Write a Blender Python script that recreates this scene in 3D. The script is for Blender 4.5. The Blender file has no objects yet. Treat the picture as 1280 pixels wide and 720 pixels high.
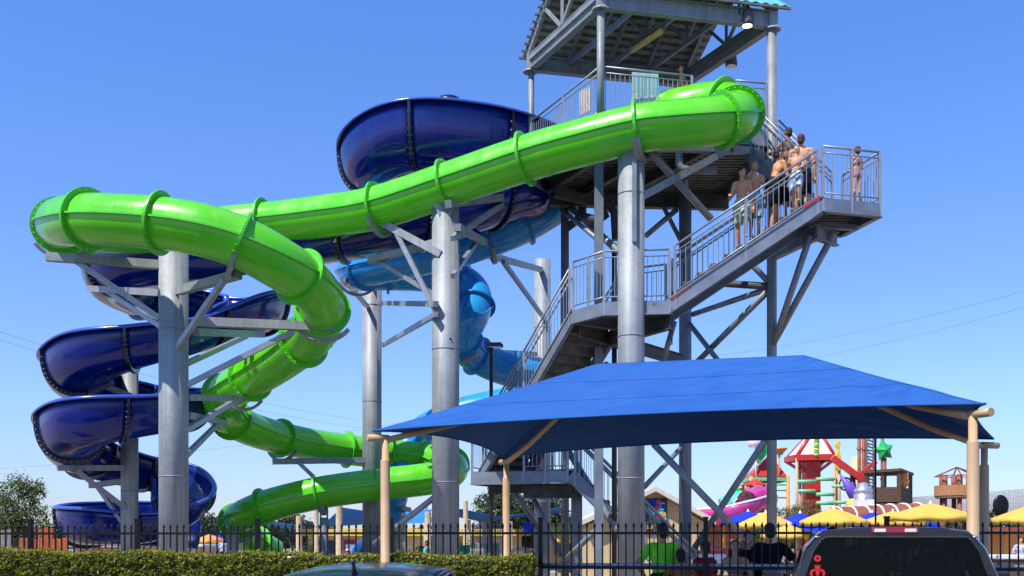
import bpy, math, random
from mathutils import Vector as V, Matrix
random.seed(7)
scene = bpy.context.scene
C = scene.collection
PI = math.pi
F, HOR, EYE = 1300.0, 672.0, 1.65          # focal length and horizon of the 1280x720 photograph, eye height in metres

def P(px, py, d):                            # a point of the place: d metres ahead of the camera
    return V(((px-640)/F*d, d, EYE+(HOR-py)/F*d))
def rz(a): return Matrix.Rotation(a, 3, 'Z')

# ------------------------------------------------------------------ mesh builder
class MB:
    def __init__(s): s.v=[]; s.f=[]; s.m=[]; s.sm=[]
    def add(s, vs, fs, mat=0, smooth=False):
        b=len(s.v); s.v.extend(V(x) for x in vs)
        for f in fs: s.f.append(tuple(i+b for i in f)); s.m.append(mat); s.sm.append(smooth)
        return s
    def tube(s, pts, r, n=10, mat=0, cap=True, smooth=True):
        pts=[V(p) for p in pts]; k=len(pts)
        rs=r if isinstance(r,(list,tuple)) else [r]*k
        vs=[]; fs=[]; u=None
        for i,p in enumerate(pts):
            t=(pts[min(i+1,k-1)]-pts[max(i-1,0)]).normalized()
            if u is None:
                a=V((0,0,1)) if abs(t.z)<.9 else V((1,0,0))
                u=(a-t*a.dot(t)).normalized()
            else:
                u=(u-t*u.dot(t)).normalized()
            w=t.cross(u)
            for j in range(n):
                an=2*PI*j/n; vs.append(p+(u*math.cos(an)+w*math.sin(an))*rs[i])
        for i in range(k-1):
            for j in range(n):
                a=i*n+j; b=i*n+(j+1)%n; fs.append((a,b,b+n,a+n))
        s.add(vs,fs,mat,smooth)
        if cap:
            b=len(s.v)-k*n
            s.f.append(tuple(b+j for j in reversed(range(n)))); s.m.append(mat); s.sm.append(False)
            s.f.append(tuple(b+(k-1)*n+j for j in range(n))); s.m.append(mat); s.sm.append(False)
        return s
    def beam(s, a, b, w, h, mat=0, up=(0,0,1)):
        a=V(a); b=V(b); t=(b-a).normalized(); up=V(up)
        if abs(t.dot(up))>.98: up=V((0,1,0))
        x=t.cross(up).normalized(); y=x.cross(t)
        vs=[]
        for p in (a,b):
            for sx,sy in ((-1,-1),(1,-1),(1,1),(-1,1)): vs.append(p+x*sx*w/2+y*sy*h/2)
        return s.add(vs,[(3,2,1,0),(4,5,6,7),(0,1,5,4),(1,2,6,5),(2,3,7,6),(3,0,4,7)],mat)
    def ibeam(s, a, b, w, h, mat=0, t=.025):
        a=V(a); b=V(b); z=V((0,0,h/2-t/2))
        s.beam(a+z,b+z,w,t,mat); s.beam(a-z,b-z,w,t,mat); s.beam(a,b,t,h-2*t,mat); return s
    def box(s, c, size, mat=0, rot=0):
        c=V(c); R=rz(rot); x,y,z=[q/2 for q in size]
        vs=[c+R@V((i*x,j*y,k*z)) for k in(-1,1) for i,j in((-1,-1),(1,-1),(1,1),(-1,1))]
        return s.add(vs,[(3,2,1,0),(4,5,6,7),(0,1,5,4),(1,2,6,5),(2,3,7,6),(3,0,4,7)],mat)
    def ell(s, c, r, mat=0, nu=14, nv=9, R=None):
        c=V(c); vs=[]; fs=[]
        if not isinstance(r,(tuple,list)): r=(r,r,r)
        for i in range(nv+1):
            th=PI*i/nv
            for j in range(nu):
                ph=2*PI*j/nu
                q=V((r[0]*math.sin(th)*math.cos(ph), r[1]*math.sin(th)*math.sin(ph), r[2]*math.cos(th)))
                vs.append(c+(R@q if R else q))
        for i in range(nv):
            for j in range(nu):
                a=i*nu+j; b=i*nu+(j+1)%nu; fs.append((a,a+nu,b+nu,b))
        return s.add(vs,fs,mat,True)
    def prism(s, poly, ext, mat=0):
        ext=V(ext); n=len(poly); vs=[V(p) for p in poly]+[V(p)+ext for p in poly]
        fs=[tuple(reversed(range(n))),tuple(range(n,2*n))]+[(i,(i+1)%n,(i+1)%n+n,i+n) for i in range(n)]
        return s.add(vs,fs,mat)
    def lathe(s, c, prof, n=16, mat=0):
        c=V(c); vs=[]; fs=[]; k=len(prof)
        for r,z in prof:
            for j in range(n): vs.append(c+V((r*math.cos(2*PI*j/n), r*math.sin(2*PI*j/n), z)))
        for i in range(k-1):
            for j in range(n):
                a=i*n+j; b=i*n+(j+1)%n; fs.append((a,b,b+n,a+n))
        s.add(vs,fs,mat,True)
        b=len(s.v)-k*n
        for ring in (0,k-1):
            s.f.append(tuple(b+ring*n+j for j in range(n))); s.m.append(mat); s.sm.append(False)
        return s
    def grid(s, pts, mat=0, smooth=True):       # rows of points
        R=len(pts); K=len(pts[0]); vs=[p for r in pts for p in r]
        return s.add(vs,[(i*K+j,i*K+j+1,(i+1)*K+j+1,(i+1)*K+j) for i in range(R-1) for j in range(K-1)],mat,smooth)
    def build(s, name, mats, parent=None, solid=0, bevel=0):
        me=bpy.data.meshes.new(name)
        off=parent_world(parent)
        me.from_pydata([tuple(p-off) for p in s.v],[],s.f)
        for x in (mats if isinstance(mats,(list,tuple)) else [mats]): me.materials.append(x)
        me.polygons.foreach_set('material_index',s.m); me.polygons.foreach_set('use_smooth',s.sm)
        me.update()
        o=bpy.data.objects.new(name,me); C.objects.link(o); o.parent=parent
        if solid:
            q=o.modifiers.new('thick','SOLIDIFY'); q.thickness=solid; q.offset=0
        if bevel:
            q=o.modifiers.new('bevel','BEVEL'); q.width=bevel; q.segments=2; q.limit_method='ANGLE'
        return o
def parent_world(o):
    p=V((0,0,0))
    while o: p=p+V(o.location); o=o.parent
    return p
def tag(o, label, cat, group=None, kind=None):
    if label: o['label']=label
    if cat: o['category']=cat
    if group: o['group']=group
    if kind: o['kind']=kind
    return o
def struct(o): o['kind']='structure'; return o
def thing(name, label, cat, loc=(0,0,0), group=None):
    o=bpy.data.objects.new(name,None); C.objects.link(o); o.location=loc; o.empty_display_size=.2
    return tag(o,label,cat,group)
def copy_tree(o, parent=None):
    c=o.copy(); C.objects.link(c); c.parent=parent
    for ch in list(o.children): copy_tree(ch,c)
    return c

# ------------------------------------------------------------------ materials
def mat(name, col, rough=.5, metal=0., var=.12, scale=6., bump=0., coat=0., trans=0., tcol=None, spec=None, col2=None, detail=4, stretch=(1,1,1), bscale=None, cramp=(.35,.65)):
    m=bpy.data.materials.new(name); m.use_nodes=True; nt=m.node_tree; N=nt.nodes; L=nt.links
    b=N['Principled BSDF']; out=N['Material Output']
    b.inputs['Roughness'].default_value=rough; b.inputs['Metallic'].default_value=metal
    if coat: b.inputs['Coat Weight'].default_value=coat; b.inputs['Coat Roughness'].default_value=.06
    if spec is not None: b.inputs['Specular IOR Level'].default_value=spec
    tc=N.new('ShaderNodeTexCoord'); mp=N.new('ShaderNodeMapping'); mp.inputs['Scale'].default_value=stretch
    L.new(tc.outputs['Object'],mp.inputs['Vector'])
    nz=N.new('ShaderNodeTexNoise'); nz.inputs['Scale'].default_value=scale; nz.inputs['Detail'].default_value=detail
    L.new(mp.outputs['Vector'],nz.inputs['Vector'])
    rp=N.new('ShaderNodeValToRGB'); e=rp.color_ramp.elements; e[0].position,e[1].position=cramp
    c1=[max(0,x*(1-var)) for x in col]; c2=[min(1,x*(1+var)) for x in (col2 or col)]
    if col2: c1=list(col); c2=list(col2)
    e[0].color=(*c1,1); e[1].color=(*c2,1)
    L.new(nz.outputs['Fac'],rp.inputs['Fac']); L.new(rp.outputs['Color'],b.inputs['Base Color'])
    mr=N.new('ShaderNodeMapRange'); mr.inputs['To Min'].default_value=max(.02,rough*.85); mr.inputs['To Max'].default_value=min(1,rough*1.2)
    L.new(nz.outputs['Fac'],mr.inputs['Value']); L.new(mr.outputs['Result'],b.inputs['Roughness'])
    if bump:
        n2=N.new('ShaderNodeTexNoise'); n2.inputs['Scale'].default_value=bscale or scale*4; n2.inputs['Detail'].default_value=3
        L.new(mp.outputs['Vector'],n2.inputs['Vector'])
        bp=N.new('ShaderNodeBump'); bp.inputs['Strength'].default_value=bump; bp.inputs['Distance'].default_value=.02
        L.new(n2.outputs['Fac'],bp.inputs['Height']); L.new(bp.outputs['Normal'],b.inputs['Normal'])
    if trans:
        t=N.new('ShaderNodeBsdfTranslucent'); t.inputs['Color'].default_value=(*(tcol or col),1)
        mx=N.new('ShaderNodeMixShader'); mx.inputs['Fac'].default_value=trans
        L.new(b.outputs['BSDF'],mx.inputs[1]); L.new(t.outputs['BSDF'],mx.inputs[2]); L.new(mx.outputs['Shader'],out.inputs['Surface'])
    return m
def glassmat(name, tint, rough=.02, fac=.25):
    m=bpy.data.materials.new(name); m.use_nodes=True; nt=m.node_tree; N=nt.nodes; L=nt.links
    N.remove(N['Principled BSDF']); out=N['Material Output']
    t=N.new('ShaderNodeBsdfTransparent'); t.inputs['Color'].default_value=(*tint,1)
    g=N.new('ShaderNodeBsdfGlossy'); g.inputs['Roughness'].default_value=rough
    fr=N.new('ShaderNodeFresnel'); fr.inputs['IOR'].default_value=1.26
    mx=N.new('ShaderNodeMixShader'); L.new(fr.outputs['Fac'],mx.inputs['Fac']); L.new(t.outputs['BSDF'],mx.inputs[1]); L.new(g.outputs['BSDF'],mx.inputs[2])
    L.new(mx.outputs['Shader'],out.inputs['Surface']); return m
def emit(name,col,st):
    m=bpy.data.materials.new(name); m.use_nodes=True; b=m.node_tree.nodes['Principled BSDF']
    b.inputs['Base Color'].default_value=(*col,1); b.inputs['Emission Color'].default_value=(*col,1); b.inputs['Emission Strength'].default_value=st; return m
def galv(name, a, b_, scale=14):
    m=mat(name,a,rough=.55,metal=.2,col2=b_,scale=2.2,detail=6,bump=.08,bscale=40)
    nt=m.node_tree; N=nt.nodes; L=nt.links; b=N['Principled BSDF']
    vo=N.new('ShaderNodeTexVoronoi'); vo.inputs['Scale'].default_value=scale*2.2
    tc=[n for n in N if n.type=='TEX_COORD'][0]; L.new(tc.outputs['Object'],vo.inputs['Vector'])
    mx=N.new('ShaderNodeMixRGB'); mx.blend_type='OVERLAY'; mx.inputs['Fac'].default_value=.12
    src=b.inputs['Base Color'].links[0].from_socket
    L.new(src,mx.inputs['Color1']); L.new(vo.outputs['Color'],mx.inputs['Color2'])
    bw=N.new('ShaderNodeRGBToBW'); L.new(vo.outputs['Color'],bw.inputs['Color']); L.new(bw.outputs['Val'],mx.inputs['Color2'])
    mp2=N.new('ShaderNodeMapping'); mp2.inputs['Scale'].default_value=(7,7,.3); L.new(tc.outputs['Object'],mp2.inputs['Vector'])
    n3=N.new('ShaderNodeTexNoise'); n3.inputs['Scale'].default_value=1.6; n3.inputs['Detail'].default_value=5; L.new(mp2.outputs['Vector'],n3.inputs['Vector'])
    r3=N.new('ShaderNodeValToRGB'); r3.color_ramp.elements[0].position=.36; r3.color_ramp.elements[0].color=(.66,.63,.58,1); r3.color_ramp.elements[1].position=.60; r3.color_ramp.elements[1].color=(1,1,1,1); L.new(n3.outputs['Fac'],r3.inputs['Fac'])
    m3=N.new('ShaderNodeMixRGB'); m3.blend_type='MULTIPLY'; m3.inputs['Fac'].default_value=.55; L.new(mx.outputs['Color'],m3.inputs['Color1']); L.new(r3.outputs['Color'],m3.inputs['Color2'])
    L.new(m3.outputs['Color'],b.inputs['Base Color']); return m
def weather(m,fade,amt=.35,streak=(2.5,2.5,.5),scale=1.1,pos=(.46,.72)):
    """sun fade and dried water marks over a painted or gelcoat surface"""
    nt=m.node_tree; N=nt.nodes; L=nt.links; b=N['Principled BSDF']; tc=[n for n in N if n.type=='TEX_COORD'][0]
    mp=N.new('ShaderNodeMapping'); mp.inputs['Scale'].default_value=streak; L.new(tc.outputs['Object'],mp.inputs['Vector'])
    n=N.new('ShaderNodeTexNoise'); n.inputs['Scale'].default_value=scale; n.inputs['Detail'].default_value=7; n.inputs['Roughness'].default_value=.62; L.new(mp.outputs['Vector'],n.inputs['Vector'])
    r=N.new('ShaderNodeMapRange'); r.inputs['From Min'].default_value=pos[0]; r.inputs['From Max'].default_value=pos[1]; r.inputs['To Max'].default_value=amt; L.new(n.outputs['Fac'],r.inputs['Value'])
    x=N.new('ShaderNodeMixRGB'); src=b.inputs['Base Color'].links[0].from_socket; L.new(r.outputs['Result'],x.inputs['Fac']); L.new(src,x.inputs['Color1']); x.inputs['Color2'].default_value=(*fade,1); L.new(x.outputs['Color'],b.inputs['Base Color'])
    a=N.new('ShaderNodeMath'); a.operation='MULTIPLY_ADD'; a.inputs[1].default_value=.55; rs=b.inputs['Roughness'].links[0].from_socket; L.new(r.outputs['Result'],a.inputs[0]); L.new(rs,a.inputs[2]); L.new(a.outputs['Value'],b.inputs['Roughness'])
    return m
M={}
M['galv']=galv('galvanised steel',(.27,.29,.30),(.34,.36,.37))
M['galv2']=galv('weathered galvanised steel',(.22,.24,.25),(.29,.31,.33))
M['rail']=mat('rail steel',(.31,.32,.34),rough=.4,metal=.4,var=.12,scale=5)
M['steel']=weather(mat('blue grey painted steel',(.20,.23,.275),rough=.45,metal=.25,var=.15,scale=3,bump=.05),(.20,.16,.12),.5,(6,6,.6),1.4,(.5,.75))
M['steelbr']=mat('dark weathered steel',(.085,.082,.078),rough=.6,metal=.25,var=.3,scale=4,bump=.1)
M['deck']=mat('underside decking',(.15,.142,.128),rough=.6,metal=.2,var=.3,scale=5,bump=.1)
M['dark']=mat('dark pipe paint',(.035,.035,.04),rough=.5,var=.2)
M['bolt']=mat('bolt heads',(.62,.62,.55),rough=.35,metal=.6)
M['green']=weather(mat('lime fibreglass',(.115,.64,.008),rough=.24,var=.05,scale=1.2,coat=.4,trans=.10,tcol=(.30,.75,.02)),(.24,.62,.07),.5)
M['greenrim']=mat('lime flange',(.075,.52,.012),rough=.33,var=.06,scale=2)
M['navy']=weather(mat('navy fibreglass',(.003,.015,.17),rough=.14,var=.25,scale=1.3,coat=.45,spec=.3,trans=.07,tcol=(.03,.10,.95)),(.02,.05,.24),.3)
M['navylitrim']=mat('navy rim gelcoat lit tone',(.04,.09,.46),rough=.25,var=.08,coat=.4)  # lit edge of the navy wall put into a brighter rim colour
M['navyrib']=mat('dark flange',(.008,.009,.03),rough=.3,var=.2,coat=.3)
M['sky']=weather(mat('light blue fibreglass',(.02,.33,.76),rough=.2,var=.06,scale=1.2,coat=.5,trans=.12,tcol=(.05,.45,.85)),(.12,.42,.70),.45)
M['skyrim']=mat('light blue flange',(.012,.20,.52),rough=.3)
def fabric(name,col,col2,trans=.12):
    m=mat(name,col,rough=.85,col2=col2,scale=2.2,trans=trans,tcol=col2,bump=.25,bscale=90,spec=.2,stretch=(1,4,1)); return m
M['canopy']=weather(fabric('blue shade cloth',(.017,.088,.315),(.023,.108,.36),.008),(.05,.135,.34),.4,(.5,.5,.5),1.6)
M['tan']=weather(mat('tan painted steel',(.53,.34,.175),rough=.45,var=.06,scale=4,bump=.04),(.36,.25,.15),.35,(6,6,.5),1.5)
M['lining']=mat('roof lining',(.33,.32,.295),rough=.6,var=.25,scale=4)
M['tan2']=mat('cream concrete pier',(.50,.375,.245),rough=.8,var=.14,scale=7,bump=.2)
M['black']=mat('black powder coat',(.004,.004,.005),rough=.4,var=.2,spec=.3)
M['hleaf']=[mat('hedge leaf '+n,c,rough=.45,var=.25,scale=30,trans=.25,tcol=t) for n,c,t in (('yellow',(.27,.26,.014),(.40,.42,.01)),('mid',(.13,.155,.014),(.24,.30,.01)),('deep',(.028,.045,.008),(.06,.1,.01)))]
M['hcore']=mat('hedge twigs',(.018,.02,.008),rough=.9,var=.5,scale=12)
M['tleaf']=[mat('tree leaf '+n,c,rough=.5,var=.25,scale=10,trans=.3,tcol=t) for n,c,t in (('light',(.15,.18,.035),(.28,.34,.04)),('mid',(.09,.12,.025),(.16,.22,.02)),('deep',(.03,.045,.014),(.05,.08,.01)))]
M['oleaf']=[mat('oak leaf '+n,c,rough=.5,var=.25,scale=10,trans=.2,tcol=t) for n,c,t in (('light',(.06,.085,.025),(.1,.15,.03)),('mid',(.035,.055,.018),(.07,.1,.02)),('deep',(.018,.03,.012),(.03,.05,.01)))]
M['bark']=mat('bark',(.10,.075,.05),rough=.9,var=.4,scale=12,bump=.5)
M['red']=mat('red paint',(.55,.025,.018),rough=.35,var=.08,coat=.2)
M['redf']=mat('red flower',(.45,.06,.04),rough=.7,var=.3)
M['yellow']=fabric('yellow umbrella cloth',(.80,.54,.10),(.86,.60,.13),.25)
M['ublue']=fabric('blue umbrella cloth',(.015,.04,.5),(.02,.06,.6),.15)
M['orange']=mat('orange paint',(.75,.30,.06),rough=.5,var=.15)
M['yel']=mat('yellow paint',(.75,.50,.05),rough=.45,var=.15)
M['grn']=mat('green paint',(.02,.42,.09),rough=.4,var=.15)
M['ltgrn']=mat('mint paint',(.18,.55,.25),rough=.4,var=.1)
M['purple']=mat('purple plastic',(.16,.08,.50),rough=.4,var=.1)
M['pink']=mat('pink fibreglass',(.62,.05,.30),rough=.25,var=.08,coat=.5)
M['teal']=mat('teal fibreglass',(.10,.60,.58),rough=.25,var=.08,coat=.5)
M['silver']=mat('silver metal',(.6,.6,.62),rough=.3,metal=.7,var=.1)
M['wood']=mat('brown planks',(.11,.06,.035),rough=.8,var=.4,scale=5,stretch=(1,1,9),bump=.4)
M['wood2']=mat('orange timber',(.42,.20,.08),rough=.75,var=.3,scale=5,stretch=(8,8,1),bump=.3)
M['fencegrey']=mat('weathered board',(.20,.18,.16),rough=.85,var=.3,scale=6,stretch=(6,6,1),bump=.4)
M['redwood']=mat('red stained board',(.42,.10,.035),rough=.75,var=.25,scale=6,stretch=(6,6,1),bump=.3)
M['cream']=mat('cream stucco',(.62,.45,.24),rough=.85,var=.08,scale=4,bump=.2)
M['white']=mat('white paint',(.78,.78,.76),rough=.5,var=.06)
M['trim']=mat('pale fascia',(.66,.58,.48),rough=.6,var=.08)
M['turq']=mat('turquoise metal roof',(.16,.52,.50),rough=.35,metal=.2,var=.08)
M['conc']=mat('pool deck concrete',(.24,.195,.145),rough=.9,col2=(.32,.265,.2),scale=.8,detail=8,bump=.2,bscale=20)
M['asph']=mat('asphalt',(.042,.042,.044),rough=.9,col2=(.06,.06,.06),scale=3,detail=8,bump=.5,bscale=120)
M['kerb']=mat('kerb concrete',(.42,.41,.38),rough=.85,var=.15,scale=5,bump=.2)
M['soil']=mat('bark mulch',(.09,.055,.03),rough=.95,var=.4,scale=20,bump=.8)
M['navycar']=weather(mat('dark car paint',(.004,.005,.010),rough=.14,var=.1,coat=.25,spec=.35),(.03,.03,.03),.4,(3,3,3),2)
M['blkcar']=weather(mat('black truck paint',(.004,.004,.006),rough=.16,var=.1,coat=.5),(.02,.019,.018),.5,(3,3,3),2)
M['mirror']=mat('mirror glass',(.10,.14,.20),rough=.05,metal=1.,var=.02)  # reflection of dark car sides put into the base colour
M['chrome']=mat('chrome',(.75,.76,.78),rough=.12,metal=1.,var=.03)
M['glass']=glassmat('tinted car glass',(.035,.04,.05))
M['glass2']=glassmat('clear car glass',(.35,.42,.42))
M['rubber']=mat('rubber',(.02,.02,.02),rough=.8,bump=.2)
M['redlens']=mat('red lens',(.24,.004,.007),rough=.15,coat=1.,var=.1)
M['whitelens']=mat('clear lens',(.75,.70,.60),rough=.15,coat=1.,var=.05)
M['decal']=mat('red vinyl',(.65,.012,.02),rough=.5,var=.05)
M['seat']=mat('seat cloth',(.03,.03,.032),rough=.9)
M['maroon']=mat('maroon sign',(.30,.02,.07),rough=.6,var=.2)
M['tarp']=mat('green mesh sheet',(.02,.22,.12),rough=.8,var=.25,scale=3)
M['net']=mat('net cord',(.40,.37,.37),rough=.8)
M['rust']=mat('rust red roof',(.26,.075,.035),rough=.6,var=.25)
M['skin']=[mat('skin '+n,c,rough=.5,var=.08,scale=9,spec=.35) for n,c in (('fair',(.62,.33,.19)),('tan',(.56,.26,.125)),('brown',(.34,.145,.07)),('pale',(.62,.38,.27)))]
M['hair']=[mat('hair '+n,c,rough=.6,var=.3,scale=40,bump=.4) for n,c in (('dark',(.015,.010,.008)),('brown',(.06,.03,.015)),('blond',(.36,.22,.09)))]
def cloth(n,c,c2=None,sc=12): return mat('cloth '+n,c,rough=.85,var=.12,col2=c2,scale=sc,bump=.15,spec=.2,cramp=(.45,.55) if c2 else (.35,.65))
M['eye']=mat('eye',(.02,.015,.01),rough=.2); M['lip']=mat('lip',(.38,.12,.10),rough=.5)
# ------------------------------------------------------------------ camera, sky, sun
cam=bpy.data.cameras.new('camera'); co=bpy.data.objects.new('camera',cam); C.objects.link(co)
co.location=(0,0,EYE); co.rotation_euler=(PI/2,0,0)
cam.sensor_width=36; cam.lens=36*F/1280; cam.shift_y=(HOR-360)/1280; cam.clip_end=6000; cam.clip_start=.1
scene.camera=co
SUN_AZ=V((-.70,-.714,0)).normalized(); ELEV=math.radians(56)
w=bpy.data.worlds.new('World'); scene.world=w; w.use_nodes=True
nt=w.node_tree; sk=nt.nodes.new('ShaderNodeTexSky'); sk.sky_type='NISHITA'; sk.sun_disc=False
sk.sun_elevation=ELEV; sk.sun_rotation=math.atan2(SUN_AZ.x,SUN_AZ.y)
sk.altitude=100; sk.air_density=1.0; sk.dust_density=.25; sk.ozone_density=3.0
tcw=nt.nodes.new('ShaderNodeTexCoord'); sx=nt.nodes.new('ShaderNodeSeparateXYZ'); nt.links.new(tcw.outputs['Generated'],sx.inputs['Vector'])
rp=nt.nodes.new('ShaderNodeValToRGB'); nt.links.new(sx.outputs['Z'],rp.inputs['Fac'])      # clear, dry air: deeper blue aloft, thinner glare at the horizon
el=rp.color_ramp.elements; el[0].position=0; el[0].color=(.60,.63,.86,1); el[1].position=.5; el[1].color=(.64,.96,1.48,1)
e2=el.new(.12); e2.color=(.72,.83,1.17,1)
hs=nt.nodes.new('ShaderNodeMixRGB'); hs.blend_type='MULTIPLY'; hs.inputs['Fac'].default_value=1
nt.links.new(rp.outputs['Color'],hs.inputs['Color2']); nt.links.new(sk.outputs['Color'],hs.inputs['Color1']); nt.links.new(hs.outputs['Color'],nt.nodes['Background'].inputs['Color']); nt.nodes['Background'].inputs['Strength'].default_value=.14
sl=bpy.data.lights.new('sun','SUN'); so=bpy.data.objects.new('sun',sl); C.objects.link(so)
sl.energy=4.8; sl.angle=math.radians(.53); sl.color=(1,.95,.87)
so.rotation_euler=(SUN_AZ*math.cos(ELEV)+V((0,0,math.sin(ELEV)))).to_track_quat('Z','Y').to_euler(); so.location=(-20,-20,40)
scene.view_settings.view_transform='Standard'; scene.view_settings.look='None'; scene.view_settings.exposure=.3; scene.view_settings.gamma=1
scene.cycles.max_bounces=7; scene.cycles.use_denoising=True

# ------------------------------------------------------------------ ground
m=MB(); m.add([(-3000,-300,0),(3000,-300,0),(3000,5000,0),(-3000,5000,0)],[(0,1,2,3)]); struct(m.build('ground',M['conc']))
m=MB(); R_=random.Random(2); xs=[420+i*22 for i in range(60)]
hz=[max(0,(1-math.exp(-(i+1)/7))*68+6*math.sin(i*.5)+R_.uniform(-1.5,1.5)) for i in range(60)]
m.grid([[V((x,1480-h*2,-2 if k==0 else h*k/4)) for x,h in zip(xs,hz)] for k in range(0,5)]+[[V((x,1900,h*.8)) for x,h in zip(xs,hz)]])
struct(m.build('hills',mat('dry far hills',(.30,.30,.33),rough=1,col2=(.36,.345,.35),scale=.01)))
def fy(x): return 15.273-.1846*x                 # where the fence runs
m=MB(); m.add([(-60,-40,.004),(60,-40,.004),(60,fy(60)-1.25,.004),(-60,fy(-60)-1.25,.004)],[(0,1,2,3)]); struct(m.build('parking_lot',M['asph']))
m=MB(); m.beam((-60,fy(-60)-1.15,.065),(60,fy(60)-1.15,.065),.16,.15); struct(m.build('kerb',M['kerb'],bevel=.02))
m=MB(); m.add([(-60,fy(-60)-1.07,.03),(60,fy(60)-1.07,.03),(60,fy(60)+.5,.03),(-60,fy(-60)+.5,.03)],[(0,1,2,3)]); struct(m.build('planting_bed',M['soil']))
m=MB()
for k in range(-6,7):
    x=.75+2.75*k; y1=fy(x)-1.6; d=V((.182,.983,0))
    a=V((x,y1,.009)); b=a-d*5.2; n=V((.983,-.182,0))*.05
    m.add([a-n,b-n,b+n,a+n],[(0,3,2,1)] if False else [(0,1,2,3)])
struct(m.build('parking_line',M['white']))

# ------------------------------------------------------------------ leaves helper
def leaf(mb, p, s, mat, rnd=random, flat=0):
    a=V((rnd.gauss(0,1),rnd.gauss(0,1),rnd.gauss(0,1)+flat)).normalized()
    t=V((rnd.gauss(0,1),rnd.gauss(0,1),rnd.gauss(0,1))).cross(a)
    if t.length<1e-4: return
    t.normalize(); u=a.cross(t); b=len(mb.v)
    mb.v.extend((p-t*s, p-u*s*.42+a*s*.12, p+t*s, p+u*s*.42+a*s*.12)); mb.f.append((b,b+1,b+2,b+3)); mb.m.append(mat); mb.sm.append(False)

# ------------------------------------------------------------------ hedge
def hedge():
    t=thing('hedge','long clipped yellow green hedge in front of the black picket fence','hedge',(-6,fy(-6)-.55,0))
    x0,x1=-14,.28; R=random.Random(3)
    fx=lambda x: fy(x)-.85
    top=lambda x: 1.385-.012*(x+2)*.6+.02*math.sin(x*3.1)+.015*math.sin(x*7.7)
    c=MB(); n=80
    for i in range(n):
        a=x0+(x1-x0-.1)*i/n; b=x0+(x1-x0-.1)*(i+1)/n
        c.prism([(a,fx(a)+.06,.05),(b,fx(b)+.06,.05),(b,fx(b)+.05,top(b)-.05),(a,fx(a)+.05,top(a)-.05)],(0,.5,0))
    L=MB()
    from mathutils import noise
    for i in range(64000):
        x=R.uniform(x0,x1) if R.random()<.2 else R.uniform(-8.2,x1)
        q=R.random(); base=0
        if q<.6:
            z=R.triangular(.15,top(x)+.01,top(x)-.1); nv=noise.noise((x*5.5,z*7,0)); n3=noise.noise((x*16,z*16,3))
            if n3<-.22 and R.random()<.8: continue
            p=V((x,fx(x)-.045*nv-.03*n3+R.gauss(0,.012),z)); base=nv+n3
        elif q<.94:
            y=R.uniform(0,.6); nv=noise.noise((x*6,y*6,9)); p=V((x,fx(x)+y,top(x)+.022*nv+R.gauss(0,.010))); base=nv+.25
        else: p=V((x1+R.gauss(0,.03),fx(x1)+R.uniform(0,.6),R.uniform(.2,top(x1))))
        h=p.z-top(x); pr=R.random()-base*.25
        mt=0 if pr<(.70 if h>-.07 else .36) else (1 if pr<.8 else 2)  # lit look of the top and raised leaves put into leaf choice
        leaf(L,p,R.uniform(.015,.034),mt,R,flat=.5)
    for _ in range(150):                       # stray new shoots above the clipped top
        x=R.uniform(-8.2,x1); y=R.uniform(0,.55); p=V((x,fx(x)+y,top(x)-.01)); d=V((R.gauss(0,.35),R.gauss(0,.35),1)); hh=R.uniform(.03,.10)
        c.tube([p,p+d*hh],[.003,.002],4)
        for k in range(5): leaf(L,p+d*hh*(.3+.7*k/4)+V((R.gauss(0,.012),R.gauss(0,.012),0)),R.uniform(.014,.024),0,R)
    c.build('twigs',M['hcore'],t)
    L.build('foliage',M['hleaf'],t)
hedge()

# ------------------------------------------------------------------ picket fence
def fence():
    t=thing('picket_fence','black metal picket fence with spear tops running behind the hedge','fence',(0,fy(0),0))
    posts=[-17.2,-15.3,-13.4,-11.5,-9.6,-7.73,-5.89,-3.91,-1.80,.42,2.75,5.16,7.6,10,12.4,14.8]
    u=V((.9834,-.1815,0))
    for x in posts:
        q=MB(); q.box((x,fy(x),.96),(.065,.065,1.92),rot=-.1825); q.prism([V((x,fy(x),1.92))+rz(-.1825)@V((sx*.04,sy*.04,0)) for sx,sy in((-1,-1),(1,-1),(1,1),(-1,1))],(0,0,.025))
        q.build('post',M['black'],t)
    for a,b in zip(posts[:-1],posts[1:]):
        q=MB(); n=max(8,round((b-a)/.9834/.113))
        for z in (1.715,.22): q.beam((a,fy(a),z),(b,fy(b),z),.03,.035)
        for i in range(1,n):
            x=a+(b-a)*i/n; p=V((x,fy(x),0))
            q.box(p+V((0,0,.98)),(.019,.019,1.62),rot=-.1825)
            q.lathe(p+V((0,0,1.79)),[(.010,0),(.016,.012),(.02,.03),(.001,.085)],6)
        q.build('picket_panel',M['black'],t)
        if a>.3:
            q=MB(); q.tube([(a,fy(a)+.02,1.255),(b,fy(b)+.02,1.255)],.026,8); q.build('mid_rail_and_lit_top',M['rail'],t)  # sunlit top of the black rail, put in as a pale pipe
            q=MB(); q.beam((a,fy(a)-.005,1.215),(b,fy(b)-.005,1.215),.03,.04); q.build('mid_rail_and_lit_top',M['black'],t)
fence()

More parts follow.
